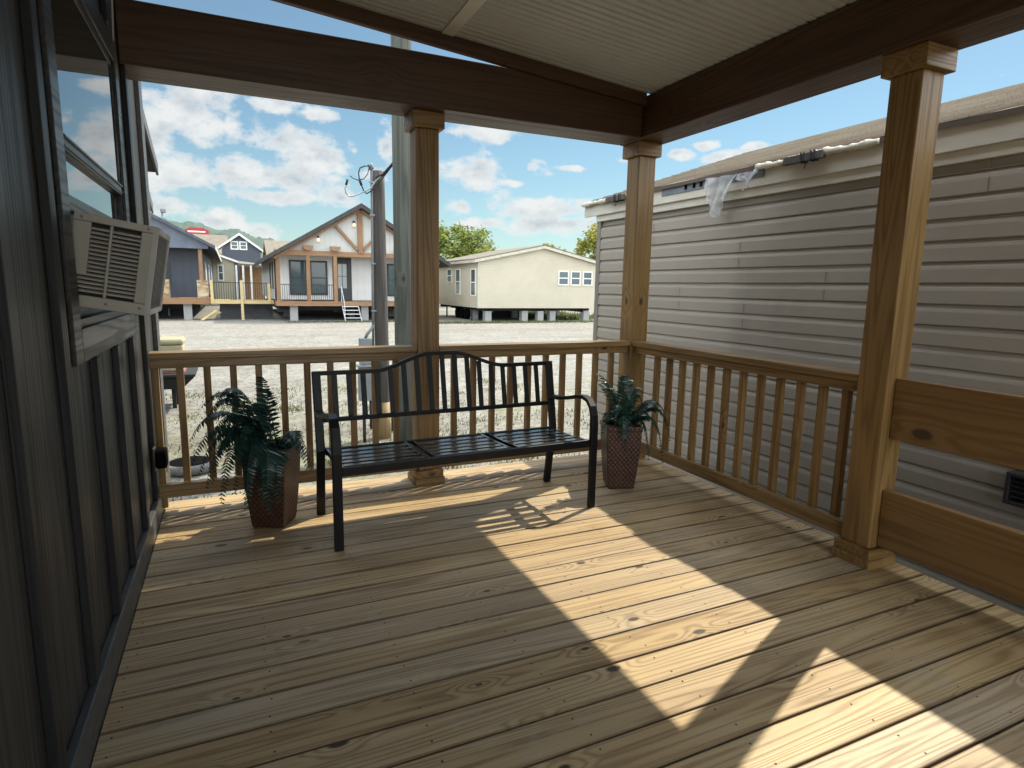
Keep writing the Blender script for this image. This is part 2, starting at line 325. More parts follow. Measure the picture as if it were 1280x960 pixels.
def plastic():
    m, b = newmat('torn_clear_plastic'); v, ri, ro = coords(); n = NOISE(v, 18, 5)
    b.inputs['Base Color'].default_value = (.78, .80, .82, 1); b.inputs['Roughness'].default_value = .28
    tr = N('ShaderNodeBsdfTransparent'); mx = N('ShaderNodeMixShader')
    tl = N('ShaderNodeBsdfTranslucent'); tl.inputs[0].default_value = (.8, .82, .84, 1); m2 = N('ShaderNodeMixShader'); m2.inputs[0].default_value = .5
    L(b.outputs[0], m2.inputs[1]); L(tl.outputs[0], m2.inputs[2])
    L(SMOOTH(n.outputs[0], .3, .7, .55, .95), mx.inputs[0]); L(tr.outputs[0], mx.inputs[1]); L(m2.outputs[0], mx.inputs[2]); L(mx.outputs[0], nt.nodes['Material Output'].inputs[0])
    BUMP(n.outputs[0], b, .5, .02); return m
m_plastic = plastic()
m_plroll = plain('cream_plastic_roll', (.72, .69, .56), (.55, .53, .45), 16, .35, .5, bdist=.02)
def gravel():
    m, b = newmat('pale_gravel'); t = N('ShaderNodeTexCoord'); v = t.outputs['Object']
    vo = N('ShaderNodeTexVoronoi'); L(v, vo.inputs['Vector']); vo.inputs['Scale'].default_value = 24
    vo2 = N('ShaderNodeTexVoronoi'); L(v, vo2.inputs['Vector']); vo2.inputs['Scale'].default_value = 7
    s1 = N('ShaderNodeSeparateColor'); L(vo.outputs['Color'], s1.inputs[0]); s2 = N('ShaderNodeSeparateColor'); L(vo2.outputs['Color'], s2.inputs[0])
    n = NOISE(v, .22, 6, .65); n2 = NOISE(v, 1.1, 6, .7)
    fac = MATH('ADD', MATH('MULTIPLY', s1.outputs[0], .45), MATH('ADD', MATH('MULTIPLY', s2.outputs[0], .2), MATH('MULTIPLY', n2.outputs[0], .4)))
    col = RAMP(fac, [(.15, (.072, .067, .057)), (.45, (.176, .166, .145)), (.7, (.245, .234, .21)), (.95, (.37, .357, .33))])
    sp = N('ShaderNodeSeparateXYZ'); L(v, sp.inputs[0])
    tr_ = NOISE(v, .5, 5, .6, (.16, 1.3, 1)); pt = NOISE(v, .35, 6, .7)
    mt_ = N('ShaderNodeMix', data_type='RGBA', blend_type='MULTIPLY'); mt_.inputs[0].default_value = 1.; L(col, mt_.inputs[6])
    L(RAMP(MATH('ADD', MATH('MULTIPLY', tr_.outputs[0], .6), MATH('MULTIPLY', pt.outputs[0], .4)), [(.36, (.80, .785, .75)), (.52, (1., 1., 1.)), (.64, (1.10, 1.095, 1.08))]), mt_.inputs[7]); col = mt_.outputs[2]
    near = SMOOTH(sp.outputs[1], 15., 6.5)
    far = MATH('MULTIPLY', SMOOTH(sp.outputs[1], 55., 80.), 1.)
    gm = MATH('MAXIMUM', MATH('MULTIPLY', near, .85), far)
    g = MATH('MULTIPLY', gm, SMOOTH(MATH('ADD', MATH('MULTIPLY', n.outputs[0], .5), MATH('MULTIPLY', n2.outputs[0], .5)), .46, .60))
    mx = N('ShaderNodeMix', data_type='RGBA'); L(MATH('MULTIPLY', g, .75), mx.inputs[0]); L(col, mx.inputs[6]); 
    L(RAMP(s1.outputs[1], [(.2, (.10, .11, .035)), (.8, (.23, .215, .085))]), mx.inputs[7])
    L(mx.outputs[2], b.inputs['Base Color']); b.inputs['Roughness'].default_value = .95
    BUMP(MATH('ADD', vo.outputs['Distance'], MATH('MULTIPLY', vo2.outputs['Distance'], .5)), b, -.5, .02)
    return m
m_gravel = gravel()
m_hill = plain('wooded_hill', (.075, .105, .085), (.035, .062, .05), .05, .95, .6, bdist=4., detail=8)

# ------------------------------------------------------------------ mesh helpers
ORG = {}
class MB:
    def __init__(s): s.v = []; s.f = []; s.uv = None
    def add(s, vs, fs):
        o = len(s.v); s.v += [tuple(x) for x in vs]; s.f += [tuple(i+o for i in f) for f in fs]; return s
    def hexa(s, p):  # bottom ring 0-3 counter-clockwise, top ring 4-7
        return s.add(p, [(3,2,1,0),(4,5,6,7),(0,1,5,4),(1,2,6,5),(2,3,7,6),(3,0,4,7)])
    def box(s, x0, x1, y0, y1, z0, z1):
        return s.hexa([(x0,y0,z0),(x1,y0,z0),(x1,y1,z0),(x0,y1,z0),(x0,y0,z1),(x1,y0,z1),(x1,y1,z1),(x0,y1,z1)])
    def prism(s, poly, axis, a, b):  # polygon in the two other axes, pushed along axis from a to b
        def P(q, t):
            return {0: (t, q[0], q[1]), 1: (q[0], t, q[1]), 2: (q[0], q[1], t)}[axis]
        n = len(poly); vs = [P(q, a) for q in poly]+[P(q, b) for q in poly]
        return s.add(vs, [tuple(range(n))[::-1], tuple(range(n, 2*n))]+[(i, (i+1) % n, n+(i+1) % n, n+i) for i in range(n)])
    def bar(s, p, q, wx, wy, up=(0, 0, 1)):  # rectangular stick from p to q
        p, q = Vector(p), Vector(q); d = (q-p).normalized(); u = Vector(up)
        if abs(d.dot(u)) > .95: u = Vector((0, 1, 0))
        a = d.cross(u).normalized()*wx/2; b = a.cross(d).normalized()*wy/2
        return s.hexa([p-a-b, p+a-b, p+a+b, p-a+b, q-a-b, q+a-b, q+a+b, q-a+b])
    def tube(s, pts, r, n=10, cap=True):
        pts = [Vector(p) for p in pts]; rings = []; o = len(s.v)
        rr = r if isinstance(r, (list, tuple)) else [r]*len(pts)
        a = None
        for i, p in enumerate(pts):
            d = (pts[min(i+1, len(pts)-1)]-pts[max(i-1, 0)]).normalized()
            if a is None:
                u = Vector((0, 0, 1)) if abs(d.z) < .9 else Vector((1, 0, 0)); a = d.cross(u).normalized()
            else: a = (a-d*a.dot(d)).normalized()
            b = d.cross(a)
            for k in range(n):
                t = 2*math.pi*k/n; s.v.append(tuple(p+(a*math.cos(t)+b*math.sin(t))*rr[i]))
        for i in range(len(pts)-1):
            for k in range(n):
                s.f.append((o+i*n+k, o+i*n+(k+1) % n, o+(i+1)*n+(k+1) % n, o+(i+1)*n+k))
        if cap: s.f.append(tuple(o+k for k in range(n))[::-1]); s.f.append(tuple(o+(len(pts)-1)*n+k for k in range(n)))
        return s
    def ribbon(s, pts, u0, u1, t):  # flat bar bent in the v-z plane, u0..u1 wide along x, t thick
        pts = [Vector((0, a, b)) for a, b in pts]; vs = []; n = len(pts)
        for i, p in enumerate(pts):
            d = (pts[min(i+1, n-1)]-pts[max(i-1, 0)]).normalized(); nn = Vector((0, -d.z, d.y))*t/2
            for u, sg in ((u0, 1), (u1, 1), (u1, -1), (u0, -1)): q = p+nn*sg; vs.append((u, q.y, q.z))
        fs = [(0, 1, 2, 3)[::-1], tuple(4*(n-1)+k for k in range(4))]
        for i in range(n-1):
            for k in range(4): fs.append((4*i+k, 4*i+(k+1) % 4, 4*i+4+(k+1) % 4, 4*i+4+k))
        return s.add(vs, fs)
    def build(s, name, mat, parent=None, local=False, bevel=0, smooth=False):
        o0 = Vector((0, 0, 0)) if local else (ORG.get(parent, Vector((0, 0, 0))))
        me = bpy.data.meshes.new(name); me.from_pydata([tuple(Vector(v)-o0) for v in s.v], [], s.f)
        bm = bmesh.new(); bm.from_mesh(me); bmesh.ops.recalc_face_normals(bm, faces=bm.faces); bm.to_mesh(me); bm.free()
        if smooth:
            for p in me.polygons: p.use_smooth = True
        me.materials.append(mat)
        o = bpy.data.objects.new(name, me); COL.objects.link(o)
        if parent is not None: o.parent = parent; ORG[o] = ORG.get(parent, Vector((0, 0, 0)))
        if bevel:
            bv = o.modifiers.new('edge', 'BEVEL'); bv.width = bevel; bv.segments = 2; bv.limit_method = 'ANGLE'; bv.angle_limit = R(40)
        return o
def tag(o, label=None, cat=None, group=None, kind=None):
    if label: o['label'] = label
    if cat: o['category'] = cat
    if group: o['group'] = group
    if kind: o['kind'] = kind
    return o
def thing(name, loc, label, cat, group=None, rotz=0):
    o = bpy.data.objects.new(name, None); COL.objects.link(o); o.location = loc; o.rotation_euler = (0, 0, rotz)
    o.empty_display_size = .1; ORG[o] = Vector(loc)
    return tag(o, label, cat, group)
def dup(root, loc, label, rotz=None):
    r = root.copy(); COL.objects.link(r); r.location = loc; r['label'] = label; ORG[r] = Vector(loc)
    if rotz is not None: r.rotation_euler = (0, 0, rotz)
    for ch in list(root.children):
        c = ch.copy(); COL.objects.link(c); c.parent = r
        for g in list(ch.children):
            d = g.copy(); COL.objects.link(d); d.parent = c
    return r
def dup_part(o, dx=0, dy=0, dz=0):
    c = o.copy(); COL.objects.link(c); c.location = o.location+Vector((dx, dy, dz)); ORG[c] = ORG.get(o, Vector((0, 0, 0)))
    for g in list(o.children):
        d = g.copy(); COL.objects.link(d); d.parent = c
    return c

# ------------------------------------------------------------------ the setting: ground and hills
G = -.8
gb = MB(); xs = [-2500, -200, -60, -20, 0, 20, 60, 200, 2500]; ys = [-2500, -200, -40, 0, 10, 20, 40, 80, 200, 900, 2500]
gb.add([(x, y, G) for y in ys for x in xs], [(j*len(xs)+i, j*len(xs)+i+1, (j+1)*len(xs)+i+1, (j+1)*len(xs)+i) for j in range(len(ys)-1) for i in range(len(xs)-1)])
tag(gb.build('ground', m_gravel), 'pale gravel lot with thin grass', None, None, 'structure')
hb = MB(); nx, ny = 420, 16
def hill_h(x, y):
    t = (y-620)/260
    prof = 44*math.exp(-((x+75)/110)**2)+17*math.exp(-((x-40)/60)**2)+8*math.exp(-((x-170)/90)**2)+22*math.exp(-((x+420)/260)**2)+17+1.8*math.sin(x/7.)+1.2*math.sin(x/3.1+y)
    return 1.13*prof*math.sin(min(max(t, 0), 1)*math.pi/2)**.8*1.02+random.uniform(-1.6, 1.6)*min(1, t*3)+G
hv = []
for j in range(ny):
    for i in range(nx):
        x = -700+i*1300/(nx-1); y = 620+j*260/(ny-1); hv.append((x, y, hill_h(x, y)-(1 if j == 0 else 0)))
hb.add(hv, [(j*nx+i, j*nx+i+1, (j+1)*nx+i+1, (j+1)*nx+i) for j in range(ny-1) for i in range(nx-1)])
hb.v.extend([]); tag(hb.build('hills', m_hill, smooth=True), 'low wooded hills on the horizon', None, None, 'structure')

# ------------------------------------------------------------------ porch deck
YE = 3.835
deck = thing('porch_deck', (1.19, 1.2, 0), 'weathered pine plank porch deck lit by slanting patches of sun', 'deck')
db = MB(); nb = MB()
y = YE
while y > -2.3:
    y0 = y-.1353
    cut = [-.392, 2.775]
    jz = random.uniform(-.0012, .0012)
    db.box(cut[0], cut[1], y0, y, -.036+jz, jz)
    for k in range(8):
        for yy in (y0+.03, y-.03):
            cx = -.36+k*.405+random.uniform(-.012, .012); cy = yy+random.uniform(-.008, .008); r = .0035
            nb.add([(cx+r*math.cos(t*math.pi/3), cy+r*math.sin(t*math.pi/3), jz+.0009) for t in range(6)], [(0, 1, 2, 3, 4, 5)])
    y -= .1428
YB = y+.1428-.1353
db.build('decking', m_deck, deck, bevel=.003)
s = nb.build('deck_screw', plain('dark_screw_head', (.02, .018, .016), None, 30, .6, metal=.5), deck); s['kind'] = 'stuff'
jb = MB()
jb.box(-.39, 2.77, YE-.05, YE-.012, -.24, -.037); jb.box(2.73, 2.768, YB+.02, YE-.052, -.24, -.037)
jb.build('rim_joist', m_railx, deck)
ub = MB(); ub.box(-.38, 2.725, YB+.02, YE-.055, -.062, -.040)
ub.build('gap_blocker', plain('dark_gap_blocker', (.03, .024, .018), None, 8, .9), deck)  # added sheet that stops light showing through the board gaps
for px_ in (-.3, 1.2, 2.6):
    MB().box(px_, px_+.14, YE-.25, YE-.11, G, -.245).build('deck_leg', m_post, deck)
    MB().box(px_, px_+.14, .4, .54, G, -.038).build('deck_leg', m_post, deck)
    MB().box(px_, px_+.14, -2.1, -1.96, G, -.038).build('deck_leg', m_post, deck)

# ------------------------------------------------------------------ posts
BZ = 2.238
def make_post(x, y, label):
    t = thing('porch_post', (x, y, 0), label, 'post', 'square pine posts holding up the porch roof')
    MB().box(-.07, .07, -.07, .07, .09, BZ-.09).build('shaft', m_post, t, True, .006)
    b = MB(); b.box(-.097, .097, -.097, .097, 0, .042); b.box(-.09, .09, -.09, .09, .042, .09)
    b.build('base', m_postx, t, True, .004)
    c = MB(); c.box(-.097, .097, -.097, .097, BZ-.09, BZ); c.build('capital', m_postx, t, True, .004)
    return t
p1 = make_post(1.09, 3.67, 'square honey pine porch post standing directly behind the black bench')
dup(p1, (2.66, 3.67, 0), 'square pine porch post at the far corner where two railings meet')
dup(p1, (2.66, 1.77, 0), 'nearest and largest square pine porch post, between the railing and the wide boards')

# ------------------------------------------------------------------ beams and roof
BT = 2.525
o = tag(MB().box(-.418, 2.532, 3.505, 3.765, BZ, BT).build('roof_beam', m_beamx, bevel=.006), 'dark brown timber beam spanning the far side of the porch above the bench', 'beam', 'dark timber beams under the porch roof')
o = tag(MB().box(2.535, 2.775, -2.1, 3.765, BZ-.002, BT-.03).build('roof_beam', m_beamy, bevel=.006), 'dark brown timber beam along the right side above the nearest post', 'beam', 'dark timber beams under the porch roof')
roof = thing('porch_roof', (1.1, 1, 2.5), 'low sloped porch roof with ribbed off-white ceiling panels', 'porch roof')
def cz(x): return 2.497+.09*(2.6-x)
cb = MB(); per = .051; yy = 3.462; prof = []
while yy > -2.2:
    prof += [(yy, 0), (yy-per*.55, 0), (yy-per*.70, .007), (yy-per*.85, .007)]; yy -= per
vs = []
for (py, dz) in prof:
    for x in (-.418, 2.56): vs.append((x, py, cz(x)+dz))
cb.add(vs, [(2*i, 2*i+1, 2*i+3, 2*i+2) for i in range(len(prof)-1)])
cb.build('ceiling', m_vinyl, roof)
sb = MB(); x0, x1 = 1.13, 1.20
sb.hexa([(x0, -2.2, cz(x0)-.007), (x1, -2.2, cz(x1)-.007), (x1, 3.46, cz(x1)-.007), (x0, 3.46, cz(x0)-.007), (x0, -2.2, cz(x0)-.001), (x1, -2.2, cz(x1)-.001), (x1, 3.46, cz(x1)-.001), (x0, 3.46, cz(x0)-.001)])
sb.build('seam_strip', m_white, roof)
rb = MB(); rb.hexa([(-.418, 3.464, cz(-.418)-.075), (2.53, 3.464, cz(2.53)-.075), (2.53, 3.502, cz(2.53)-.075), (-.418, 3.502, cz(-.418)-.075), (-.418, 3.464, cz(-.418)+.10), (2.53, 3.464, cz(2.53)+.10), (2.53, 3.502, cz(2.53)+.10), (-.418, 3.502, cz(-.418)+.10)])
rb.build('rake_board', m_beamx, roof, bevel=.003)
tb = MB(); tb.hexa([(-.418, -2.25, cz(-.418)+.11), (2.9, -2.25, cz(2.9)+.06), (2.9, 3.54, cz(2.9)+.06), (-.418, 3.54, cz(-.418)+.11), (-.418, -2.25, cz(-.418)+.16), (2.9, -2.25, cz(2.9)+.11), (2.9, 3.54, cz(2.9)+.11), (-.418, 3.54, cz(-.418)+.16)])
tb.build('roof_deck', m_shing, roof)
fb = MB(); fb.box(2.78, 2.82, -2.25, 3.54, cz(2.9)-.05, cz(2.9)+.055); fb.build('eave_board', m_beamy, roof)

# ------------------------------------------------------------------ railings
RT = .877
def railing_x(x0, x1, bal, label, end_stud=False):
    t = thing('porch_railing', ((x0+x1)/2, 3.66, 0), label, 'railing', 'brown pine railings round the porch')
    MB().box(x0, x1, 3.602, 3.715, RT-.036, RT).build('handrail', m_railx, t, bevel=.004)
    MB().box(x0, x1, 3.625, 3.663, RT-.085, RT-.037).build('sub_rail', m_railx, t, bevel=.003)
    b = MB(); b.box(x0, x1, 3.622, 3.66, .088, .162); b.build('bottom_rail', m_railx, t, bevel=.003)
    f = None
    for bx in bal:
        if f is None:
            f = MB().box(bx-.0175, bx+.0175, 3.6645, 3.6995, .092, RT-.038).build('baluster', m_balu, t, bevel=.002); b0 = bx
        else: dup_part(f, bx-b0)
    if end_stud: MB().box(x0, x0+.036, 3.6645, 3.703, .02, RT-.038).build('end_stud', m_balu, t, bevel=.002)
    return t
railing_x(-.405, 1.018, [-.269+.1302*i for i in range(10)], 'far railing section on the left, behind the left fern', True)
railing_x(1.162, 2.588, [1.282+.1335*i for i in range(10)], 'far railing section on the right, between the bench post and the corner post')
t = thing('porch_railing', (2.66, 2.7, 0), 'side railing along the right, in front of the taupe siding', 'railing', 'brown pine railings round the porch')
MB().box(2.598, 2.712, 1.842, 3.598, RT-.036, RT).build('handrail', m_raily, t, bevel=.004)
MB().box(2.62, 2.658, 1.842, 3.598, RT-.085, RT-.037).build('sub_rail', m_raily, t, bevel=.003)
MB().box(2.618, 2.656, 1.842, 3.598, .085, .158).build('bottom_rail', m_raily, t, bevel=.003)
f = None
for k in range(12):
    by = 3.394-.1317*k
    if f is None: f = MB().box(2.6595, 2.6945, by-.0175, by+.0175, .09, RT-.038).build('baluster', m_balu, t, bevel=.002)
    else: dup_part(f, 0, -.1317*k)
t = thing('board_guard', (2.66, .7, 0), 'guard of two wide honey pine boards at the right edge', 'board guard')
MB().box(2.64, 2.682, -1.9, 1.697, .605, .876).build('wide_board', m_plank, t, bevel=.003)
MB().box(2.64, 2.682, -1.9, 1.697, .098, .366).build('wide_board', m_plank, t, bevel=.003)

# ------------------------------------------------------------------ the porch's own home: charcoal board-and-batten wall
W0 = -.42; WY1 = 4.15; WT = 2.775
home = thing('porch_home', (-4, 1, G), 'charcoal board and batten home wall filling the left edge', 'house')
wb = MB(); wy0, wy1, wz0, wz1 = 2.168, 3.27, 1.10, 2.175
wb.box(-.52, W0, -2.3, wy0, -.6, WT); wb.box(-.52, W0, wy1, WY1, -.6, WT)
wb.box(-.52, W0, wy0, wy1, -.6, wz0); wb.box(-.52, W0, wy0, wy1, wz1, WT)
wb.build('wall', m_wallb, home)
MB().box(-8.4, -.522, WY1-.1, WY1, -.6, WT).build('wall', m_wallb, home)
MB().box(-8.4, -.522, -2.3, -2.2, -.6, WT).build('wall', m_wallb, home)
MB().prism([(-8.8, WT-.2), (-4.4, 3.6), (-.425, WT+.02), (-.425, WT+.14), (-4.4, 3.75), (-8.8, WT-.05)], 1, -2.5, 4.22).build('roof', m_shingd, home)
f = None
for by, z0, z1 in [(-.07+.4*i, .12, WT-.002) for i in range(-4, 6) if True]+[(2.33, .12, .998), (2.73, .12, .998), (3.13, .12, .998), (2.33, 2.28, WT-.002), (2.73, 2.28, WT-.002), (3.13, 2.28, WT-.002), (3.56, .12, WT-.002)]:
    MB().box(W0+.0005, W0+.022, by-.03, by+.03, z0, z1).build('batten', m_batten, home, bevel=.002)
MB().box(W0+.0005, W0+.026, -2.3, 4.145, -.02, .115).build('skirt_board', m_skirt, home, bevel=.004)
MB().box(W0+.0005, W0+.024, 4.03, 4.16, .12, WT-.002).build('corner_board', m_skirt, home, bevel=.003)
wn = MB()
wn.box(W0+.0005, W0+.014, 2.07, wy0, 1.0, 2.27).box(W0+.0005, W0+.014, wy1, 3.36, 1.0, 2.27)
wn.box(W0+.0005, W0+.014, wy0+.001, wy1-.001, wz1, 2.27)
wn.box(W0+.0005, W0+.014, wy0+.001, wy1-.001, 1.0, wz0)
win = wn.build('window', m_wallh, home, bevel=.003)
fr = MB(); e = .026
fr.box(-.47, W0+.004, wy0, wy0+e, wz0, wz1).box(-.47, W0+.002, wy1-e, wy1, wz0, wz1)
fr.box(-.47, W0+.004, wy0+e, wy1-e, wz1-e, wz1).box(-.47, W0+.002, wy0+e, wy1-e, wz0, wz0+e)
fr.box(-.46, W0+.006, wy0+e, wy1-e, 1.615, 1.662).box(-.45, W0+.012, wy0+e, wy1-e, 1.648, 1.656).box(-.45, W0+.010, wy0+e, wy1-e, 1.622, 1.628)
fr.box(-.468, W0-.012, wy0+e, wy1-e, 1.455, 1.50)
fr.build('sash_frame', m_wallh, win, bevel=.002)
MB().box(-.424, -.4185, wy0+e, wy1-e, 1.663, wz1-e).build('pane', m_glass, win)
MB().box(-.440, -.434, wy0+e, wy1-e, 1.501, 1.614).build('pane', m_glass, win)
MB().box(-.466, -.452, wy0+e, wy1-e, wz0+e, 1.454).build('filler_panel', m_darktrim, win)
kb = MB(); kb.box(W0+.024, W0+.034, 3.40, 3.50, .30, .42)
kn = kb.build('outlet_cover', m_darktrim, home, bevel=.004)
hx = MB(); hx.prism([(3.41, .31), (3.49, .31), (3.49, .395), (3.475, .41), (3.425, .41), (3.41, .395)], 0, W0+.035, W0+.085); hx.build('hood', m_rubber, kn, bevel=.012)

# ------------------------------------------------------------------ air conditioner
ac = thing('air_conditioner', (-.45, 2.2, 1.172), 'beige window air conditioner tilting out of the dark wall', 'air conditioner')
ac.rotation_euler = (0, R(9.6), 0)
D, Wd, H = .205, .40, .275
MB().box(0, D-.004, .014, Wd, .0, H).build('casing', m_ac, ac, True, .006)
sf = MB()
sf.box(0, D, 0, .012, 0, .035).box(0, D, 0, .012, H-.022, H).box(0, .045, 0, .012, .095, H-.0225).box(D-.032, D, 0, .012, .0355, H-.0225).box(.092, .10, 0, .012, .0355, H-.0225).box(.0, .012, 0, .012, .0355, .0945)
sf.build('side_frame', m_ac, ac, True, .002)
MB().box(.01, D-.03, .0122, .0136, .03, H-.02).build('vent_hollow', m_acdark, ac, True)
lv = MB(); z = .045
while z < H-.03:
    lv.hexa([(.1005, .003, z), (D-.0325, .003, z), (D-.0325, .012, z+.004), (.1005, .012, z+.004), (.1005, .003, z+.0045), (D-.0325, .003, z+.0045), (D-.0325, .012, z+.0085), (.1005, .012, z+.0085)])
    xl = .0125 if z < .09 else .0455
    lv.hexa([(xl, .003, z), (.0915, .003, z), (.0915, .012, z+.004), (xl, .012, z+.004), (xl, .003, z+.0045), (.0915, .003, z+.0045), (.0915, .012, z+.0085), (xl, .012, z+.0085)])
    z += .0125
lv.build('louvre_grille', m_ac, ac, True)
rf = MB(); rf.box(D-.004, D+.012, .0, .022, 0, H).box(D-.004, D+.012, Wd-.022, Wd, 0, H).box(D-.004, D+.012, .0222, Wd-.0222, H-.02, H).box(D-.004, D+.012, .0222, Wd-.0222, 0, .02)
rf.build('rear_frame', plain('pale_ac_frame', (.52, .51, .47), None, 5, .45), ac, True, .003)
for (sx, sz) in ((.02, .02), (D-.015, .02), (D-.015, H-.012), (.02, H-.012), (D*.5, .018)):
    MB().tube([(sx, -.0022, sz), (sx, .001, sz)], .0045, 10).build('screw', m_fin, ac, True)
fn = MB()
fn.box(D-.003, D+.001, .0225, Wd-.0225, .0205, H-.0205)
for k in range(34): zz = .026+k*.0067; fn.box(D+.0012, D+.006, .0225, Wd-.0225, zz, zz+.0018)
for k in range(9): yv = .05+k*.037; fn.box(D+.0064, D+.008, yv, yv+.002, .0205, H-.0205)
fn.build('coil_grille', m_fin, ac, True)

# ------------------------------------------------------------------ bench
bench = thing('garden_bench', (.406, 2.80, 0), 'black metal garden bench with arched slatted backrest', 'bench', None, R(1.85))
BW = 1.42
def backv(z): return .458+.072*(z-.38)/.39
pts = [(0, 0), (.0, .25), (-.002, .47), (.004, .535), (.022, .585), (.055, .617), (.10, .628), (.16, .622), (.26, .597), (.38, .575), (.48, .570), (backv(.575)+.005, .574)]
fl = MB().ribbon(pts, -.022, .022, .022).build('front_leg', m_black, bench, True, .004)
dup_part(fl, BW)
bl = MB().ribbon([(.515, 0), (.485, .2), (.455, .37), (backv(.5), .5), (backv(.66), .66), (backv(.786), .786)], -.022, .022, .026).build('back_leg', m_black, bench, True, .004)
dup_part(bl, BW)
def archz(u):
    t = min(1, max(0, (abs(u-.71)-.06)/.34)); t = t*t*(3-2*t)
    return .860-.086*t
tbar = []
pu = [.018+i*(BW-.036)/60 for i in range(61)]
vs = []
for u in pu:
    z = archz(u); v = backv(z)
    for dv, dz in ((-.010, -.011), (.010, -.011), (.010, .011), (-.010, .011)): vs.append((u, v+dv, z+dz))
fs = [(3, 2, 1, 0), tuple(240+k for k in range(4))]+[(4*i+k, 4*i+(k+1) % 4, 4*i+4+(k+1) % 4, 4*i+4+k) for i in range(60) for k in range(4)]
MB().add(vs, fs).build('top_bar', m_black, bench, True)
v5 = backv(.528); MB().box(.0225, BW-.0225, v5-.010, v5+.010, .516, .540).build('lower_bar', m_black, bench, True, .002)
for i in range(17):
    u = .055+(BW-.11)*(i+.5)/17+.0; z1 = archz(u)-.0105
    q = .0145; z0 = .5405
    MB().hexa([(u-q, backv(z0)-.004, z0), (u+q, backv(z0)-.004, z0), (u+q, backv(z0)+.004, z0), (u-q, backv(z0)+.004, z0),
               (u-q, backv(z1)-.004, z1), (u+q, backv(z1)-.004, z1), (u+q, backv(z1)+.004, z1), (u-q, backv(z1)+.004, z1)]).build('back_slat', m_black, bench, True, .0015)
def seatz(v): return .400-.018*v/.45-.006*math.sin(math.pi*min(1, max(0, v/.45)))
MB().box(.0225, BW-.0225, .0, .024, .358, .400).build('seat_rail', m_black, bench, True, .004)
MB().box(.0225, BW-.0225, .435, .459, .345, .383).build('seat_rail', m_black, bench, True, .004)
secs = [(.024, .462), (.494, .926), (.958, BW-.024)]
sr = None
for a, b in secs:
    for u in (a, b-.018):
        MB().ribbon([(.0245+i*.41/8, seatz(.0245+i*.41/8)-.012) for i in range(9)], u, u+.018, .024).build('seat_side', m_slat, bench, True, .002)
    for k in range(5):
        v = .050+k*.0775
        MB().ribbon([(v, seatz(v)-.006), (v+.045, seatz(v+.045)-.006)], a+.0185, b-.0185, .010).build('seat_slat', m_slat, bench, True, .002)
for u in (.47, .934): MB().box(u, u+.016, .0245, .4345, .36, .372).build('cross_brace', m_black, bench, True)

# ------------------------------------------------------------------ planters and ferns
def make_planter():
    t = thing('planter', (.151, 3.284, 0), 'woven bronze square planter left of the bench', 'planter', 'tapered woven planters on the deck', R(-27))
    me = bpy.data.meshes.new('pot'); bm = bmesh.new(); uvl = bm.loops.layers.uv.new('UVMap')
    prof = [(.080, 0), (.084, .012), (.094, .12), (.105, .26), (.110, .375), (.113, .38), (.114, .405), (.104, .407), (.100, .37)]
    rings = []
    for (r, z) in prof: rings.append([bm.verts.new((sx*r, sy*r, z)) for sx, sy in ((-1, -1), (1, -1), (1, 1), (-1, 1))])
    acc = 0
    for i in range(len(prof)-1):
        dz = math.hypot(prof[i+1][1]-prof[i][1], prof[i+1][0]-prof[i][0])
        for k in range(4):
            f = bm.faces.new((rings[i][k], rings[i][(k+1) % 4], rings[i+1][(k+1) % 4], rings[i+1][k]))
            for lp, (uu, vv_) in zip(f.loops, ((-prof[i][0], acc), (prof[i][0], acc), (prof[i+1][0], acc+dz), (-prof[i+1][0], acc+dz))): lp[uvl].uv = (uu, vv_)
        acc += dz
    bm.faces.new(rings[0][::-1]); bm.to_mesh(me); bm.free(); me.materials.append(m_planter)
    o = bpy.data.objects.new('pot', me); COL.objects.link(o); o.parent = t
    bv = o.modifiers.new('edge', 'BEVEL'); bv.width = .005; bv.segments = 2; bv.limit_method = 'ANGLE'; bv.angle_limit = R(50)
    MB().add([(-.099, -.099, .372), (.099, -.099, .372), (.099, .099, .372), (-.099, .099, .372)], [(0, 1, 2, 3)]).build('soil', m_soil, t, True)
    return t
pl = make_planter()
dup(pl, (2.205, 3.125, 0), 'woven bronze square planter right of the bench, near the corner post', R(-22))
def frond(parent, base, ctrl, tip, lmax, name='frond', npair=30):
    base, ctrl, tip = Vector(base), Vector(ctrl), Vector(tip); mb = MB(); P = []
    npair = 3*max(6, int(((ctrl-base).length+(tip-ctrl).length)*.82/.016/3))
    for i in range(npair+1):
        t = i/npair; P.append(base*(1-t)**2+ctrl*2*t*(1-t)+tip*t*t)
    mb.tube([P[i] for i in range(0, npair+1, 3)], [.0028*(1-.75*i/npair) for i in range(0, npair+1, 3)], 5)
    for i in range(3, npair+1):
        t = i/npair; d = (P[min(i+1, npair)]-P[i-1]).normalized()
        side = d.cross(Vector((0, 0, 1)))
        if side.length < .1: side = d.cross(Vector((0, 1, 0)))
        side.normalize(); nrm = side.cross(d)
        ll = lmax*min(1, .35+t*2.6)*(1-max(0, t-.40)/.60*.80)
        for sg in (1, -1):
            dirv = (side*sg*1.0+d*.42-nrm*random.uniform(.0, .45)+Vector((random.uniform(-.08, .08), random.uniform(-.08, .08), random.uniform(-.12, .02)))).normalized()
            wv_ = d*.0054*(.55+.45*ll/lmax); p0 = P[i]; p1 = p0+dirv*ll*.5-nrm*ll*.04; p2 = p0+dirv*ll-nrm*ll*.16
            mb.add([p0-wv_*.7, p0+wv_*.7, p1+wv_*1.25, p2, p1-wv_*1.25], [(0, 1, 2, 4), (4, 2, 3)])
    return mb.build(name, m_fern, parent)
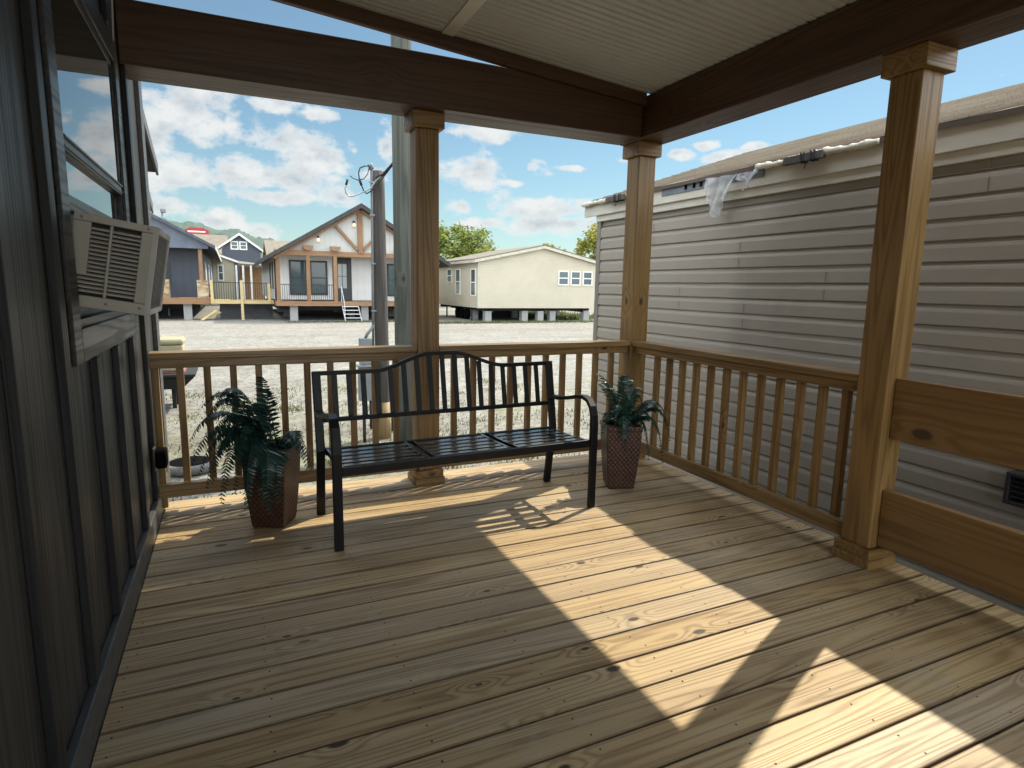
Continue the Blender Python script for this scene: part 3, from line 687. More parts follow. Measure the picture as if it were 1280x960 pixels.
def fern(loc, label, spec, extra, keep):
    t = thing('fern', loc, label, 'fern', 'artificial ferns in the planters')
    b = Vector(loc); full = list(spec)
    for tip, up, out, ll in spec:
        if random.random() < keep*.6: full.append((tuple(b+(Vector(tip)-b)*random.uniform(.62, .95)+Vector((random.uniform(-.06, .06), random.uniform(-.06, .06), random.uniform(-.05, .04)))), up*random.uniform(.8, 1.15), out, ll))
    for tip, up, out, ll in full:
        ll = ll*1.22; tip = Vector(tip); mid = (b+tip)/2; c = Vector((b.x+(tip.x-b.x)*out, b.y+(tip.y-b.y)*out, max(b.z, tip.z)+up))
        st = b+Vector((random.uniform(-.03, .03), random.uniform(-.03, .03), -.02))
        frond(t, st, c, tip, ll)
    return t
fern((.15, 3.27, .385), 'dark fern drooping over the planter left of the bench', [
 ((.108, 3.23, .785), .0, .1, .062), ((.125, 3.22, .72), .04, .2, .06), ((-.15, 3.17, .665), .20, .5, .07), ((-.13, 3.10, .62), .24, .55, .07), ((-.21, 3.20, .50), .30, .6, .075), ((-.205, 3.08, .42), .32, .62, .075),
 ((-.15, 3.10, .29), .32, .75, .075), ((-.09, 3.05, .22), .30, .8, .075), ((.02, 3.05, .18), .28, .85, .07), ((.115, 3.02, .15), .22, .98, .075), ((.16, 3.03, .20), .18, .98, .07), ((.335, 3.16, .31), .27, .62, .075), ((.27, 3.10, .42), .15, .6, .06),
 ((-.18, 3.16, .34), .34, .68, .075), ((.0, 3.12, .46), .26, .7, .07), ((-.08, 3.36, .50), .24, .6, .065), ((.05, 3.4, .58), .15, .4, .06)], 1, 1.15)
fern((2.205, 3.115, .385), 'silvery green fern in the planter right of the bench', [
 ((1.985, 3.10, .735), .0, .5, .045), ((2.06, 3.15, .665), .06, .4, .045), ((2.235, 3.15, .70), .05, .2, .05), ((2.35, 3.10, .595), .14, .4, .055), ((2.30, 3.18, .66), .08, .3, .05),
 ((2.47, 3.03, .47), .22, .6, .055), ((2.50, 3.0, .30), .30, .8, .055), ((2.42, 2.97, .17), .25, .9, .05), ((2.015, 3.05, .36), .24, .8, .05), ((2.16, 2.99, .26), .2, .85, .055),
 ((2.08, 3.02, .46), .2, .6, .05), ((2.36, 3.0, .40), .22, .7, .055), ((2.15, 3.22, .60), .1, .4, .05), ((2.33, 3.26, .5), .16, .6, .05), ((2.20, 3.02, .56), .12, .4, .055)], 1, 1.2)

# ------------------------------------------------------------------ taupe home on the right
nh = thing('mobile_home', (5.6, 0, G), 'taupe vinyl sided manufactured home close beside the porch on the right', 'mobile home')
prof = []; z = -.62+.0; LAP = .1136; zz0 = 1.192-LAP*16
for k in range(40):
    a = zz0+k*LAP
    if a > 1.93: break
    prof += [(3.508, a), (3.506, a+.004), (3.507, a+.072), (3.511, a+.088), (3.519, a+.101), (3.524, a+LAP-.001)]
prof = [p for p in prof if p[1] < 1.94]
sv = MB(); YN1 = 5.55
NS = 60; yss = [-7.+(YN1-.07+7.)*i/NS for i in range(NS+1)]; wav = {}
vs = []
for (x, z) in prof:
    c = int((z-zz0+.001)/LAP)
    for i, yv in enumerate(yss):
        wq = wav.setdefault((c, i), (random.uniform(-.0012, .0012)+.0022*math.sin(yv*1.7+c*1.3), random.uniform(-.0008, .0008)+.0012*math.sin(yv*2.3+c)))
        vs.append((x+wq[0], yv, z+wq[1]))
sv.add(vs, [(j*(NS+1)+i, j*(NS+1)+i+1, (j+1)*(NS+1)+i+1, (j+1)*(NS+1)+i) for j in range(len(prof)-1) for i in range(NS)])
def zs(k): return zz0+k*LAP
sd_ = sv.build('siding', m_siding, nh)
m_seam = plain('taupe_seam_shadow', (.16, .14, .12), None, 8, .6)
for (jy, k) in ((3.545, 18), (2.785, 16), (3.463, 14), (1.2, 17), (.4, 19), (2.2, 12), (4.6, 20), (4.2, 15), (1.9, 21)):
    for q in (0, 1):
        a = zs(k+q); MB().add([(3.5015, jy-.0025, a+.003), (3.5018, jy+.002, a+.003), (3.5022, jy+.002, a+.074), (3.5020, jy-.0025, a+.074)], [(0, 1, 2, 3)]).build('siding_seam', m_seam, nh)
bw = MB(); bw.box(3.53, 7.66, -7, YN1-.01, -.65, 1.95)
bw.prism([(3.54, 1.951), (7.65, 1.951), (5.6, 2.70)], 1, YN1-.10, YN1-.02); bw.build('wall', m_siding, nh)
MB().box(3.50, 3.57, YN1-.068, YN1, -.62, 1.93).build('corner_trim', plain('taupe_corner_trim', (.26, .235, .205), None, 3, .5), nh, bevel=.004)
MB().box(3.46, 3.482, -7, 5.74, 1.985, 2.115).build('fascia', m_fascia, nh, bevel=.003)
MB().box(3.488, 3.52, -7, YN1, 1.925, 2.0).build('frieze_board', m_fascia, nh, bevel=.003)
rfm = MB(); SL = .334; XR = 5.6; ZE = 2.122
NR = 36
rv = []
for i in range(NR+1):
    yy = 5.77-i*(12.7/NR); j = random.uniform(-.004, .004)
    rv += [(3.440+random.uniform(-.006, .006), yy, ZE+j), (XR, yy, ZE+SL*(XR-3.44)+random.uniform(-.006, .006)), (7.76, yy, ZE+j), (7.76, yy, ZE-.03), (XR, yy, ZE+SL*(XR-3.44)-.035), (3.445, yy, ZE-.016)]
fs = []
for i in range(NR):
    for k in range(6): fs.append((6*i+k, 6*i+(k+1) % 6, 6*i+6+(k+1) % 6, 6*i+6+k))
fs += [tuple(range(6)), tuple(6*NR+k for k in range(6))]
rfm.add(rv, fs); rfm.build('roof', m_shing, nh)
MB().box(3.4300, 3.4325, -6.9, 5.76, 2.098, 2.128).build('eave_shadow_strip', plain('brown_eave_shadow', (.10, .075, .055), None, 8, .6), nh)  # dark strip painted in as the shadow line under the shingles
cs = MB()
for q in range(1, 18):
    x0 = 3.44+q*.128; z0 = ZE+SL*(x0-3.44)
    cs.hexa([(x0, -6.9, z0+.002), (x0+.126, -6.9, z0+SL*.126-.003), (x0+.126, 5.76, z0+SL*.126-.003), (x0, 5.76, z0+.002), (x0, -6.9, z0+.012), (x0+.126, -6.9, z0+SL*.126+.001), (x0+.126, 5.76, z0+SL*.126+.001), (x0, 5.76, z0+.012)])
cs.build('shingles', m_shing, nh)
rk = MB(); rk.prism([(3.462, 2.0), (3.462, 2.10), (5.6, 2.10+SL*2.138), (7.74, 2.10), (7.74, 2.0), (5.6, 2.0+SL*2.138)], 1, 5.70, 5.735); rk.build('rake_trim', m_fascia, nh)
MB().box(3.462, 3.50, 5.552, 5.699, 1.99, 2.02).build('soffit_return', m_fascia, nh)
MB().box(3.452, 3.459, 3.32, 4.45, 2.045, 2.112).build('roof_felt', m_felt, nh)
ft = MB()
for yv in (4.12, 4.02, 3.94): ft.box(3.4465, 3.4515, yv, yv+.028, 2.062, 2.100)
ft.build('felt_lap_mark', m_rubber, nh)
vt = MB(); vt.box(3.42, 3.505, 1.42, 1.602, .232, .250).box(3.42, 3.505, 1.42, 1.602, .374, .392).box(3.42, 3.505, 1.584, 1.602, .2505, .3735).box(3.42, 3.505, 1.42, 1.438, .2505, .3735).box(3.49, 3.505, 1.4385, 1.5835, .2505, .3735)
for k in range(4): vt.box(3.43, 3.45, 1.4385, 1.5835, .27+k*.026, .276+k*.026)
tag(vt.build('wall_vent', m_darktrim, nh, bevel=.003))
# plastic roll, timber blocks and torn sheet along the eave
rp = []
for i in range(70):
    t = i/69; yv = 3.36-t*.90; rp.append((3.425+random.uniform(-.0015, .0015), yv, 2.112+random.uniform(-.0015, .0015)-.006*math.sin(t*9)))
tag(MB().tube(rp, [.019+.004*math.sin(i*.33)+.003*math.sin(i*.9+1)+random.uniform(-.002, .002) for i in range(70)], 12).build('plastic_roll', m_plroll, smooth=True), 'crumpled cream plastic sheeting rolled along the roof edge', 'plastic sheeting')
rp = []
for i in range(50):
    t = i/49; yv = 5.72-t*.95; rp.append((3.424, yv, 2.108+random.uniform(-.0015, .0015)))
tag(MB().tube(rp, [.018+.004*math.sin(i*.4)+.003*math.sin(i*1.1+1) for i in range(50)], 12).build('plastic_roll', m_plroll, smooth=True), 'crumpled plastic sheeting at the far end of the taupe roof edge', 'plastic sheeting')
def lump(yc, ln, label):
    t = thing('timber_block', (3.405, yc, 2.10), label, 'timber block', 'blocks weighing down the plastic')
    mb = MB(); mb.prism([(-.022, -.028), (.024, -.024), (.026, .018), (-.016, .026)], 1, -ln/2, ln/2); mb.build('block', m_lump, t, True, .006)
    cb_ = MB()
    for k, dy in enumerate((-.08, -.055, .0, .02)):
        q = ln*.25*0+dy-.02; loop = [(-.026, q, -.030), (.028, q+.012, -.028), (.030, q+.02, .022), (-.02, q+.008, .030), (-.027, q-.004, -.028)]
        cb_.tube(loop, .0045, 6)
    cb_.tube([(-.026, -.06, -.03), (-.028, -.04, -.06), (-.022, -.035, -.075)], .003, 5)
    cb_.build('cord', m_rope, t, True)
lump(2.955, .30, 'dark corded timber block on the plastic roll near the middle of the roof edge')
lump(5.08, .32, 'dark timber block at the far end of the taupe roof edge')
def sheet():
    t = thing('torn_plastic', (3.42, 3.6, 2.05), 'torn translucent plastic flap hanging from the taupe roof edge', 'plastic sheet')
    mb = MB(); nu, nv = 29, 18; vs = []
    for j in range(nv):
        q = j/(nv-1)
        for i in range(nu):
            p = i/(nu-1)
            top = 3.87-.34*p; bot = 3.83-.22*p-.0*q
            yv = top*(1-q)+(3.80-.17*p)*q
            drop = (.20+.13*math.sin(p*3.0+.3)-.05*p)*q
            z = 2.105-drop-.012*p
            x = 3.42-.030*math.sin(p*13+q*3)*(.3+q)-.02*math.sin(q*7+p*5)*q-.012*math.sin(p*27+q*9)*(.2+q)-.02*q
            vs.append((x, yv, z))
    mb.add(vs, [(j*nu+i, j*nu+i+1, (j+1)*nu+i+1, (j+1)*nu+i) for j in range(nv-1) for i in range(nu-1) if not (j > 11 and i in (0, 1, 26, 27)) and not (j > 14 and i in (9, 10, 11, 12, 21, 22, 23))])
    mb.build('flap', m_plastic, t, smooth=True)
    st = MB(); vs = []
    for i in range(12):
        p = i/11; yv = 3.55-.21*p; zt = 2.09-.005*p
        dz = .035+.02*math.sin(p*5)
        vs += [(3.43-.01*math.sin(p*8), yv, zt+.02*p), (3.425-.012*math.sin(p*6+1), yv, zt-dz)]
    st.add(vs, [(2*i, 2*i+1, 2*i+3, 2*i+2) for i in range(11)])
    st.tube([(3.42, 3.34, 2.11), (3.405, 3.39, 2.05), (3.41, 3.43, 2.0), (3.415, 3.475, 1.962)], [.012, .010, .008, .004], 6)
    st.tube([(3.425, 3.53, 2.06), (3.42, 3.47, 2.058), (3.42, 3.44, 2.03), (3.425, 3.43, 1.98)], .006, 5)
    st.build('strip', m_plastic, t, smooth=True)
sheet()

# ------------------------------------------------------------------ poles and wiring
def pole(name, x, y, r0, r1, z1, mat, label, lean=(0, 0)):
    t = thing(name, (x, y, G), label, 'pole'); mb = MB(); n = 18; pts = []; rr = []
    for i in range(n+1):
        q = i/n; z = G-.05+(z1-G+.05)*q; pts.append((x+lean[0]*q, y+lean[1]*q, z)); rr.append((r0+(r1-r0)*q)*(1+random.uniform(-.006, .006)))
    mb.tube(pts, rr, 20).build('shaft', mat, t, smooth=True); return t
tp = pole('utility_pole', 1.945, 7.42, .126, .112, 9.0, m_green, 'tall thick greenish utility pole behind the bench post', (-.02, 0))
sp = pole('service_pole', 1.79, 8.0, .098, .078, 2.66, m_pole, 'short grey weathered electric service pole with wire loops at its top', (-.02, 0))
MB().tube([(1.79, 8., G-.01), (1.79, 8., -.30)], [.101, .1], 20).build('raw_foot', m_polebase, sp, smooth=True)
MB().tube([(1.655, 7.93, .45), (1.662, 7.93, 1.2), (1.668, 7.93, 2.0), (1.675, 7.93, 2.66), (1.67, 7.93, 2.70), (1.655, 7.92, 2.715)], .016, 8).build('conduit', m_pvc, sp, smooth=True)
MB().tube([(1.678, 7.93, 2.66), (1.66, 7.925, 2.715), (1.635, 7.92, 2.70)], [.03, .034, .02], 8).build('weatherhead', m_pvc, sp, smooth=True)
sb_ = MB()
for z in (.9, 1.5, 2.1, 2.5): sb_.box(1.64, 1.70, 7.905, 7.925, z, z+.02)
sb_.build('pipe_strap', m_galv, sp)
mt = thing('meter_box', (1.55, 7.86, .4), 'grey electric meter box mounted on the short service pole', 'meter box')
MB().box(1.46, 1.615, 7.80, 7.90, .235, .565).build('upper_box', m_galv, mt, bevel=.008)
MB().box(1.44, 1.64, 7.78, 7.90, -.24, .20).build('lower_box', m_galv, mt, bevel=.008)
MB().box(1.425, 1.655, 7.755, 7.905, .2005, .222).build('rain_lid', m_galv, mt, bevel=.004)
MB().tube([(1.54, 7.85, .565), (1.56, 7.85, .61), (1.60, 7.86, .66), (1.66, 7.92, .72)], .02, 8).build('elbow', m_pvc, mt, smooth=True)
MB().tube([(1.60, 7.84, -.24), (1.60, 7.84, -.62)], .03, 8).tube([(1.50, 7.84, -.24), (1.50, 7.84, G-.02)], .022, 8).build('ground_pipe', m_darktrim, mt, smooth=True)
cbz = [(1.96, 7.62, 2.80), (1.90, 7.72, 2.72), (1.82, 7.82, 2.625), (1.72, 7.88, 2.53), (1.66, 7.89, 2.44), (1.58, 7.89, 2.39), (1.50, 7.89, 2.35), (1.43, 7.89, 2.315), (1.385, 7.89, 2.315), (1.35, 7.89, 2.35), (1.34, 7.89, 2.40), (1.355, 7.89, 2.45), (1.37, 7.89, 2.51)]
sc_t = thing('service_cable', (1.6, 7.9, 2.4), 'looped black and bare service wires hanging at the short pole top', 'cable')
MB().tube(cbz, .009, 7).build('neutral_wire', m_alu, sc_t, smooth=True)
MB().tube([(1.352, 7.89, 2.445), (1.37, 7.89, 2.51)], .015, 7).build('wire_splice', m_cable, sc_t, smooth=True)
MB().tube([(1.515, 7.89, 2.525), (1.54, 7.89, 2.455)], .016, 7).build('wire_splice', m_cable, sc_t, smooth=True)
MB().tube([(1.64, 7.92, 2.70), (1.58, 7.9, 2.69), (1.525, 7.89, 2.66), (1.505, 7.89, 2.60), (1.515, 7.89, 2.53), (1.54, 7.89, 2.455), (1.565, 7.89, 2.39), (1.60, 7.89, 2.36), (1.66, 7.89, 2.40), (1.75, 7.86, 2.50), (1.85, 7.78, 2.64), (1.96, 7.6, 2.83)], .008, 7).build('hot_wire', m_cable, sc_t, smooth=True)
MB().tube([(1.645, 7.92, 2.69), (1.62, 7.9, 2.60), (1.57, 7.89, 2.535), (1.50, 7.89, 2.515), (1.44, 7.89, 2.53), (1.40, 7.89, 2.56)], .006, 6).build('hot_wire', m_cable, sc_t, smooth=True)
MB().tube([(1.965, 7.55, 2.84), (1.88, 7.72, 2.70), (1.80, 7.84, 2.60), (1.72, 7.89, 2.55)], .018, 8).build('drop_bundle', m_cable, sc_t, smooth=True)

# ------------------------------------------------------------------ small things on the lot
tt = thing('tire', (-.50, 7.3, G), 'dusty tire lying flat on the gravel beyond the left railing', 'tire')
tv = MB(); n, mseg = 40, 12; vs = []
for i in range(n):
    a = 2*math.pi*i/n
    for k in range(mseg):
        b = 2*math.pi*k/mseg; r = .235+.045*math.cos(b); vs.append((-.50+r*math.cos(a), 7.3+r*math.sin(a), G+.055+.055*math.sin(b)))
tv.add(vs, [(i*mseg+k, ((i+1) % n)*mseg+k, ((i+1) % n)*mseg+(k+1) % mseg, i*mseg+(k+1) % mseg) for i in range(n) for k in range(mseg)])
tv.build('sidewall', m_tire, tt, smooth=True)
MB().add([(-.50+.215*math.cos(2*math.pi*i/24), 7.3+.215*math.sin(2*math.pi*i/24), G+.104) for i in range(24)], [tuple(range(24))]).build('hollow', m_rubber, tt)
yb = thing('equipment_box', (-1.0, 11.2, G), 'pale yellow equipment box with a red stripe on a black steel tray', 'equipment box')
MB().box(-1.75, -.74, 11.0, 11.5, -.185, .24).build('body', m_yellow, yb, bevel=.03)
MB().box(-1.77, -.72, 10.98, 11.52, .245, .34).build('lid', m_yellow, yb, bevel=.04)
MB().box(-1.755, -.735, 10.995, 11.505, -.23, -.187).build('stripe', m_redst, yb, bevel=.004)
b = MB(); b.box(-1.8, -.58, 10.8, 11.75, -.255, -.21); b.hexa([(-1.7, 10.95, -.46), (-.78, 10.95, -.46), (-.78, 11.6, -.46), (-1.7, 11.6, -.46), (-1.8, 10.85, -.27), (-.60, 10.85, -.27), (-.60, 11.7, -.27), (-1.8, 11.7, -.27)])
b.build('tray', m_under, yb, bevel=.006)
for dx, dy in ((-1.6, 11.1), (-.95, 11.1), (-1.6, 11.45), (-.95, 11.45)): MB().box(dx, dx+.06, dy, dy+.06, G, -.461).build('leg', m_under, yb)
def weed(x, y, hgt, mat, label, n=26):
    mb = MB()
    for i in range(n):
        a = random.uniform(0, 6.28); r = random.uniform(.02, .10); q = Vector((x+r*math.cos(a)*.5, y+r*math.sin(a)*.5, G)); d = Vector((math.cos(a)*r, math.sin(a)*r, hgt*random.uniform(.5, 1)))
        s_ = Vector((-math.sin(a), math.cos(a), 0))*.018; mb.add([q-s_*.3, q+s_*.3, q+d*.6+s_, q+d, q+d*.6-s_], [(0, 1, 2, 4), (4, 2, 3)])
    return tag(mb.build('weed', mat), label, 'weed', 'weeds at the pole feet')
weed(1.98, 8.35, .34, m_weed, 'dull green weed at the foot of the short service pole')
weed(2.02, 7.95, .16, m_dryleaf, 'dry brown leaf clump beside the pole feet', 9)
gm = MB()
def blades(n, fx, hm):
    for i in range(n):
        x, y = fx(); a = random.uniform(0, 6.28); hgt = hm*random.uniform(.4, 1.); q = Vector((x, y, G)); d = Vector((math.cos(a)*hgt*.6, math.sin(a)*hgt*.6, hgt))
        s_ = Vector((-math.sin(a), math.cos(a), 0))*hm*.14; gm.add([q-s_, q+s_, q+d], [(0, 1, 2)])
cl = [(random.uniform(-2.4, 5.5), random.uniform(4.6, 12.5), random.uniform(.12, .5)) for _ in range(110)]
def f1():
    cx, cy, r = random.choice(cl); return random.gauss(cx, r*.6), random.gauss(cy, r*.6)
blades(7000, f1, .06)
blades(2500, lambda: (random.uniform(10, 21.5), random.gauss(32.2, .35)), .14)
blades(1800, lambda: (random.uniform(18, 24), random.uniform(34, 46)), .4)
blades(1200, lambda: (random.uniform(2.5, 8.5), random.gauss(34.2, .25)), .10)
tag(gm.build('grass', m_grass), 'thin dry grass tufts in the gravel', 'grass', None, 'stuff')

# ------------------------------------------------------------------ white farmhouse style home
wh = thing('farmhouse', (6.75, 42, G), 'white farmhouse home with cedar truss porch under a dark gable roof', 'house')
X0, X1, YF, YW, YBk = 2.3, 11.25, 35.4, 37.0, 52.5
MB().box(X0, X1, YW, YBk, .30, 2.85).prism([(X0, 2.851), (X1, 2.851), (6.775, 5.30)], 1, YW, YW+.2).prism([(X0+.2, 2.851), (X1-.2, 2.851), (6.775, 5.20)], 1, YBk-.2, YBk).build('wall', m_whitebb, wh)
MB().prism([(2.62, 3.02), (10.93, 3.02), (6.775, 5.32)], 1, YF+.10, YF+.16).build('gable', lapped('white_gable_board', (.52, .515, .49), .3, False, .7), wh)
def rz(x): return 5.66-.60*abs(x-6.775)
MB().prism([(1.62, rz(1.62)), (6.775, 5.66), (11.93, rz(11.93)), (11.93, rz(11.93)-.22), (6.775, 5.40), (1.62, rz(1.62)-.22)], 1, YF-.55, YBk+.4).build('roof', m_shingd, wh)
dk = MB(); dk.box(X0-.08, X1+.08, YF, YW-.01, .02, .27); dk.build('porch_deck', m_cedarx, wh)
for cx in (2.37, 3.93, 5.37, 8.95, 11.15):
    MB().box(cx-.10, cx+.10, YF+.02, YF+.22, .272, 2.755).build('column', m_cedar, wh)
    if 3 < cx < 11: 
        mb = MB(); mb.prism([(cx-.28, 3.28), (cx+.28, 3.28), (cx+.24, 3.10), (cx+.10, 3.03), (cx-.10, 3.03), (cx-.24, 3.10)], 1, YF-.25, YF-.002); mb.build('corbel', m_cedar, wh)
MB().box(2.2, 11.35, YF, YF+.24, 2.757, 3.018).build('header_beam', m_cedarx, wh)
MB().box(6.64, 6.91, YF-.06, YF+.09, 2.95, 5.22).build('king_post', m_cedar, wh)
for sg in (-1, 1): MB().bar((6.775+sg*.16, YF, 3.14), (6.775+sg*1.50, YF, 4.58), .14, .2, (0, 1, 0)).build('truss_brace', m_cedar, wh)
for sg in (-1, 1): MB().bar((6.775+sg*.02, YF-.10, 5.30), (6.775+sg*4.6, YF-.10, 5.30-.6*4.58), .12, .17, (0, 1, 0)).build('rake_beam', m_cedar, wh)
def win_f(par, xa, xb, za, zb, yw, fm, gm_, mull=True, fw=.10):
    m = MB(); m.box(xa, xa+fw, yw-.06, yw, za, zb).box(xb-fw, xb, yw-.06, yw, za, zb).box(xa+fw, xb-fw, yw-.06, yw, zb-fw, zb).box(xa+fw, xb-fw, yw-.06, yw, za, za+fw)
    if mull: m.box(xa+fw, xb-fw, yw-.05, yw, (za+zb)/2-.03, (za+zb)/2+.03)
    wd = m.build('window', fm, par); 
    if mull:
        MB().box(xa+fw, xb-fw, yw-.03, yw-.002, za+fw, (za+zb)/2-.031).build('pane', gm_, wd)
        MB().box(xa+fw, xb-fw, yw-.03, yw-.002, (za+zb)/2+.031, zb-fw).build('pane', gm_, wd)
    else: MB().box(xa+fw, xb-fw, yw-.03, yw-.002, za+fw, zb-fw).build('pane', gm_, wd)
    return wd
win_f(wh, 3.06, 4.02, .59, 2.55, YW, m_darktrim, m_glassg); win_f(wh, 4.17, 5.15, .60, 2.54, YW, m_darktrim, m_glassg); win_f(wh, 8.55, 9.55, .57, 2.5, YW, m_darktrim, m_glassg)
dr = MB(); dr.box(5.45, 5.62, YW-.06, YW, .30, 2.75).box(6.36, 6.52, YW-.06, YW, .30, 2.75).box(5.62, 6.36, YW-.06, YW, 2.62, 2.75).box(5.62, 6.36, YW-.045, YW, .30, 1.0).box(5.62, 6.36, YW-.045, YW, 2.4, 2.62).box(5.62, 5.74, YW-.045, YW, 1.0, 2.4).box(6.24, 6.36, YW-.045, YW, 1.0, 2.4).box(5.97, 6.0, YW-.045, YW, 1.0, 2.4).box(5.74, 6.24, YW-.04, YW, 1.68, 1.71)
d_ = dr.build('door', m_darktrim, wh); MB().box(5.74, 6.24, YW-.025, YW-.002, 1.0, 2.4).build('pane', glass('pale_door_glass', (.30, .33, .33), .1), d_)
for lx, lz, ly in ((4.50, 3.62, YF+.09), (6.45, 4.52, YF+.09)):
    lm_ = MB().box(lx-.05, lx+.05, ly-.10, ly, lz+.10, lz+.22).box(lx-.07, lx+.07, ly-.16, ly-.02, lz+.08, lz+.0999).box(lx-.05, lx+.05, ly-.14, ly-.04, lz-.12, lz-.09).build('wall_lamp', m_darktrim, wh)
    MB().tube([(lx, ly-.09, lz-.085), (lx, ly-.09, lz+.0), (lx, ly-.09, lz+.075)], [.04, .06, .045], 8).build('bulb', m_bulb, lm_)
rl = MB(); rl.box(2.48, 3.82, YF+.10, YF+.14, 1.16, 1.20).box(4.04, 5.26, YF+.10, YF+.14, 1.16, 1.20).box(2.48, 3.82, YF+.10, YF+.14, .34, .37).box(4.04, 5.26, YF+.10, YF+.14, .34, .37)
for x in [2.55+.115*i for i in range(11)]+[4.10+.115*i for i in range(11)]: rl.box(x, x+.022, YF+.11, YF+.13, .371, 1.159)
rl.build('porch_rail', m_blackr, wh); rl = MB()
rl.box(9.05, 11.05, YF+.10, YF+.14, 1.16, 1.20)
for x in [9.1+.115*i for i in range(17)]: rl.box(x, x+.022, YF+.11, YF+.13, .30, 1.159)
rl.build('porch_rail', m_blackr, wh)
MB().box(X0+.1, X1-.1, YF+.9, YBk-.5, -.22, .018).build('chassis', m_under, wh)
for x in (3.13, 7.0, 9.6): 
    for yv in (YF+.25, 40, 46): MB().box(x-.2, x+.2, yv, yv+.4, G, .018 if yv < 37 else -.221).build('pier', m_block, wh)
for yv, zs_ in ((38.2, 0), (40.6, 0)):
    MB().box(X0-.04, X0-.002, yv, yv+.9, .9, 2.45).build('window', m_darktrim, wh)
MB().box(X0-.03, X0+.06, YW-.02, YW+.12, .3, 2.85).build('corner_trim', m_darktrim, wh)
stp = thing('porch_steps', (6.1, 34.9, G), 'small white metal steps leading up to the farmhouse porch', 'steps')
for k in range(4): MB().box(5.70, 6.53, YF-.22-.26*k, YF-.005-.26*k-.02*(k > 0), .02-.20*k-.04, .02-.20*k).build('tread', m_bevmetal, stp)
for x in (5.66, 6.545): MB().hexa([(x, YF-1.1, G), (x+.035, YF-1.1, G), (x+.035, YF-.98, G), (x, YF-.98, G), (x, YF-.12, .02), (x+.035, YF-.12, .02), (x+.035, YF-.004, .02), (x, YF-.004, .02)]).build('stringer', m_bevmetal, stp)
MB().tube([(5.66, YF-1.0, G+.1), (5.66, YF-1.0, .15), (5.66, YF-.05, 1.1), (5.66, YF-.05, .25)], .022, 6).build('handrail', m_bevmetal, stp)

# ------------------------------------------------------------------ cream home on the right
ch = thing('mobile_home', (17, 45, G), 'cream lap sided manufactured home raised on block piers', 'mobile home')
CX0, CX1, CY, CYB = 13.04, 21.1, 33.2, 41.2
MB().box(CX0, CX1, CY, CYB, .0, 2.75).prism([(CX0, 2.751), (CX1, 2.751), (17.2, 3.62)], 1, CY, CY+.2).prism([(CX0+.2, 2.751), (CX1-.2, 2.751), (17.2, 3.55)], 1, CYB-.2, CYB).build('wall', m_cream, ch)
def cr(x): return 3.78-.215*abs(x-17.2)
MB().prism([(12.7, cr(12.7)), (17.2, 3.78), (21.35, cr(21.35)), (21.35, cr(21.35)-.05), (17.2, 3.72), (12.7, cr(12.7)-.05)], 1, CY-.26, CYB+.3).build('roof', m_shingt, ch)
m_creamtrim = plain('cream_trim', (.56, .52, .42), None, 3, .5)
MB().prism([(12.72, cr(12.7)-.055), (17.2, 3.715), (21.33, cr(21.35)-.055), (21.33, cr(21.35)-.22), (17.2, 3.55), (12.72, cr(12.7)-.22)], 1, CY-.25, CY-.21).build('rake_trim', m_creamtrim, ch)
MB().box(12.72, 12.76, CY-.2, CYB+.3, cr(12.7)-.22, cr(12.7)-.056).build('fascia', m_creamtrim, ch)
for xa, xb in ((18.28, 19.02), (19.15, 19.86), (20.02, 20.72)): win_f(ch, xa, xb, 1.40, 2.28, CY, m_white, m_glassg, True, .07)
def win_side(par, x, ya, yb_, za, zb):
    m = MB(); m.box(x-.05, x, ya, ya+.07, za, zb).box(x-.05, x, yb_-.07, yb_, za, zb).box(x-.05, x, ya+.07, yb_-.07, zb-.07, zb).box(x-.05, x, ya+.07, yb_-.07, za, za+.07).box(x-.05, x, ya+.07, yb_-.07, (za+zb)/2-.03, (za+zb)/2+.03)
    wd = m.build('window', m_white, par); MB().box(x-.03, x-.002, ya+.07, yb_-.07, za+.07, (za+zb)/2-.03).build('pane', m_glassg, wd); MB().box(x-.03, x-.002, ya+.07, yb_-.07, (za+zb)/2+.03, zb-.07).build('pane', m_glassg, wd)
win_side(ch, CX0, 33.55, 34.35, .68, 2.28); win_side(ch, CX0, 36.2, 37.05, .72, 2.32); win_side(ch, CX0, 37.8, 38.7, 1.45, 2.35)
MB().box(CX0-.04, CX0+.08, CY-.04, CY+.08, .0, 2.75).build('corner_trim', m_creamtrim, ch)
for x in (14.1, 17.6, 20.4): MB().box(x-.08, x+.08, CY+.35, CYB-.3, -.26, -.006).build('chassis_rail', m_under, ch)
for yv in (33.8, 36, 38.4, 40.6): MB().box(CX0+.15, CX1-.15, yv, yv+.1, -.18, -.006).build('crossmember', m_under, ch)
for (x, yv) in ((13.8, 33.45), (16.2, 33.45), (17.25, 33.4), (18.15, 33.5), (20.55, 33.45), (13.8, 35.6), (13.8, 38), (17.2, 37), (20.4, 37), (19.2, 40), (15.4, 40)):
    MB().box(x-.2, x+.2, yv, yv+.4, G, -.187).build('pier', m_block, ch)
for k in range(3): MB().tube([(CX0+.35, 36.2+k*.85, G+.35), (CX0+.6, 36.2+k*.85, G+.35)], .34, 16).build('wheel', m_rubber, ch)
MB().box(CX0+1.2, 17.9, 37.6, 37.7, G, -.2).build('under_panel', m_under, ch)  # dark panel added to stand in for the shade under the home
for yv in (34.6, 39.3): MB().tube([(CX0+.15, yv, G), (CX0+.15, yv, -.01)], .05, 8).build('jack', m_under, ch)

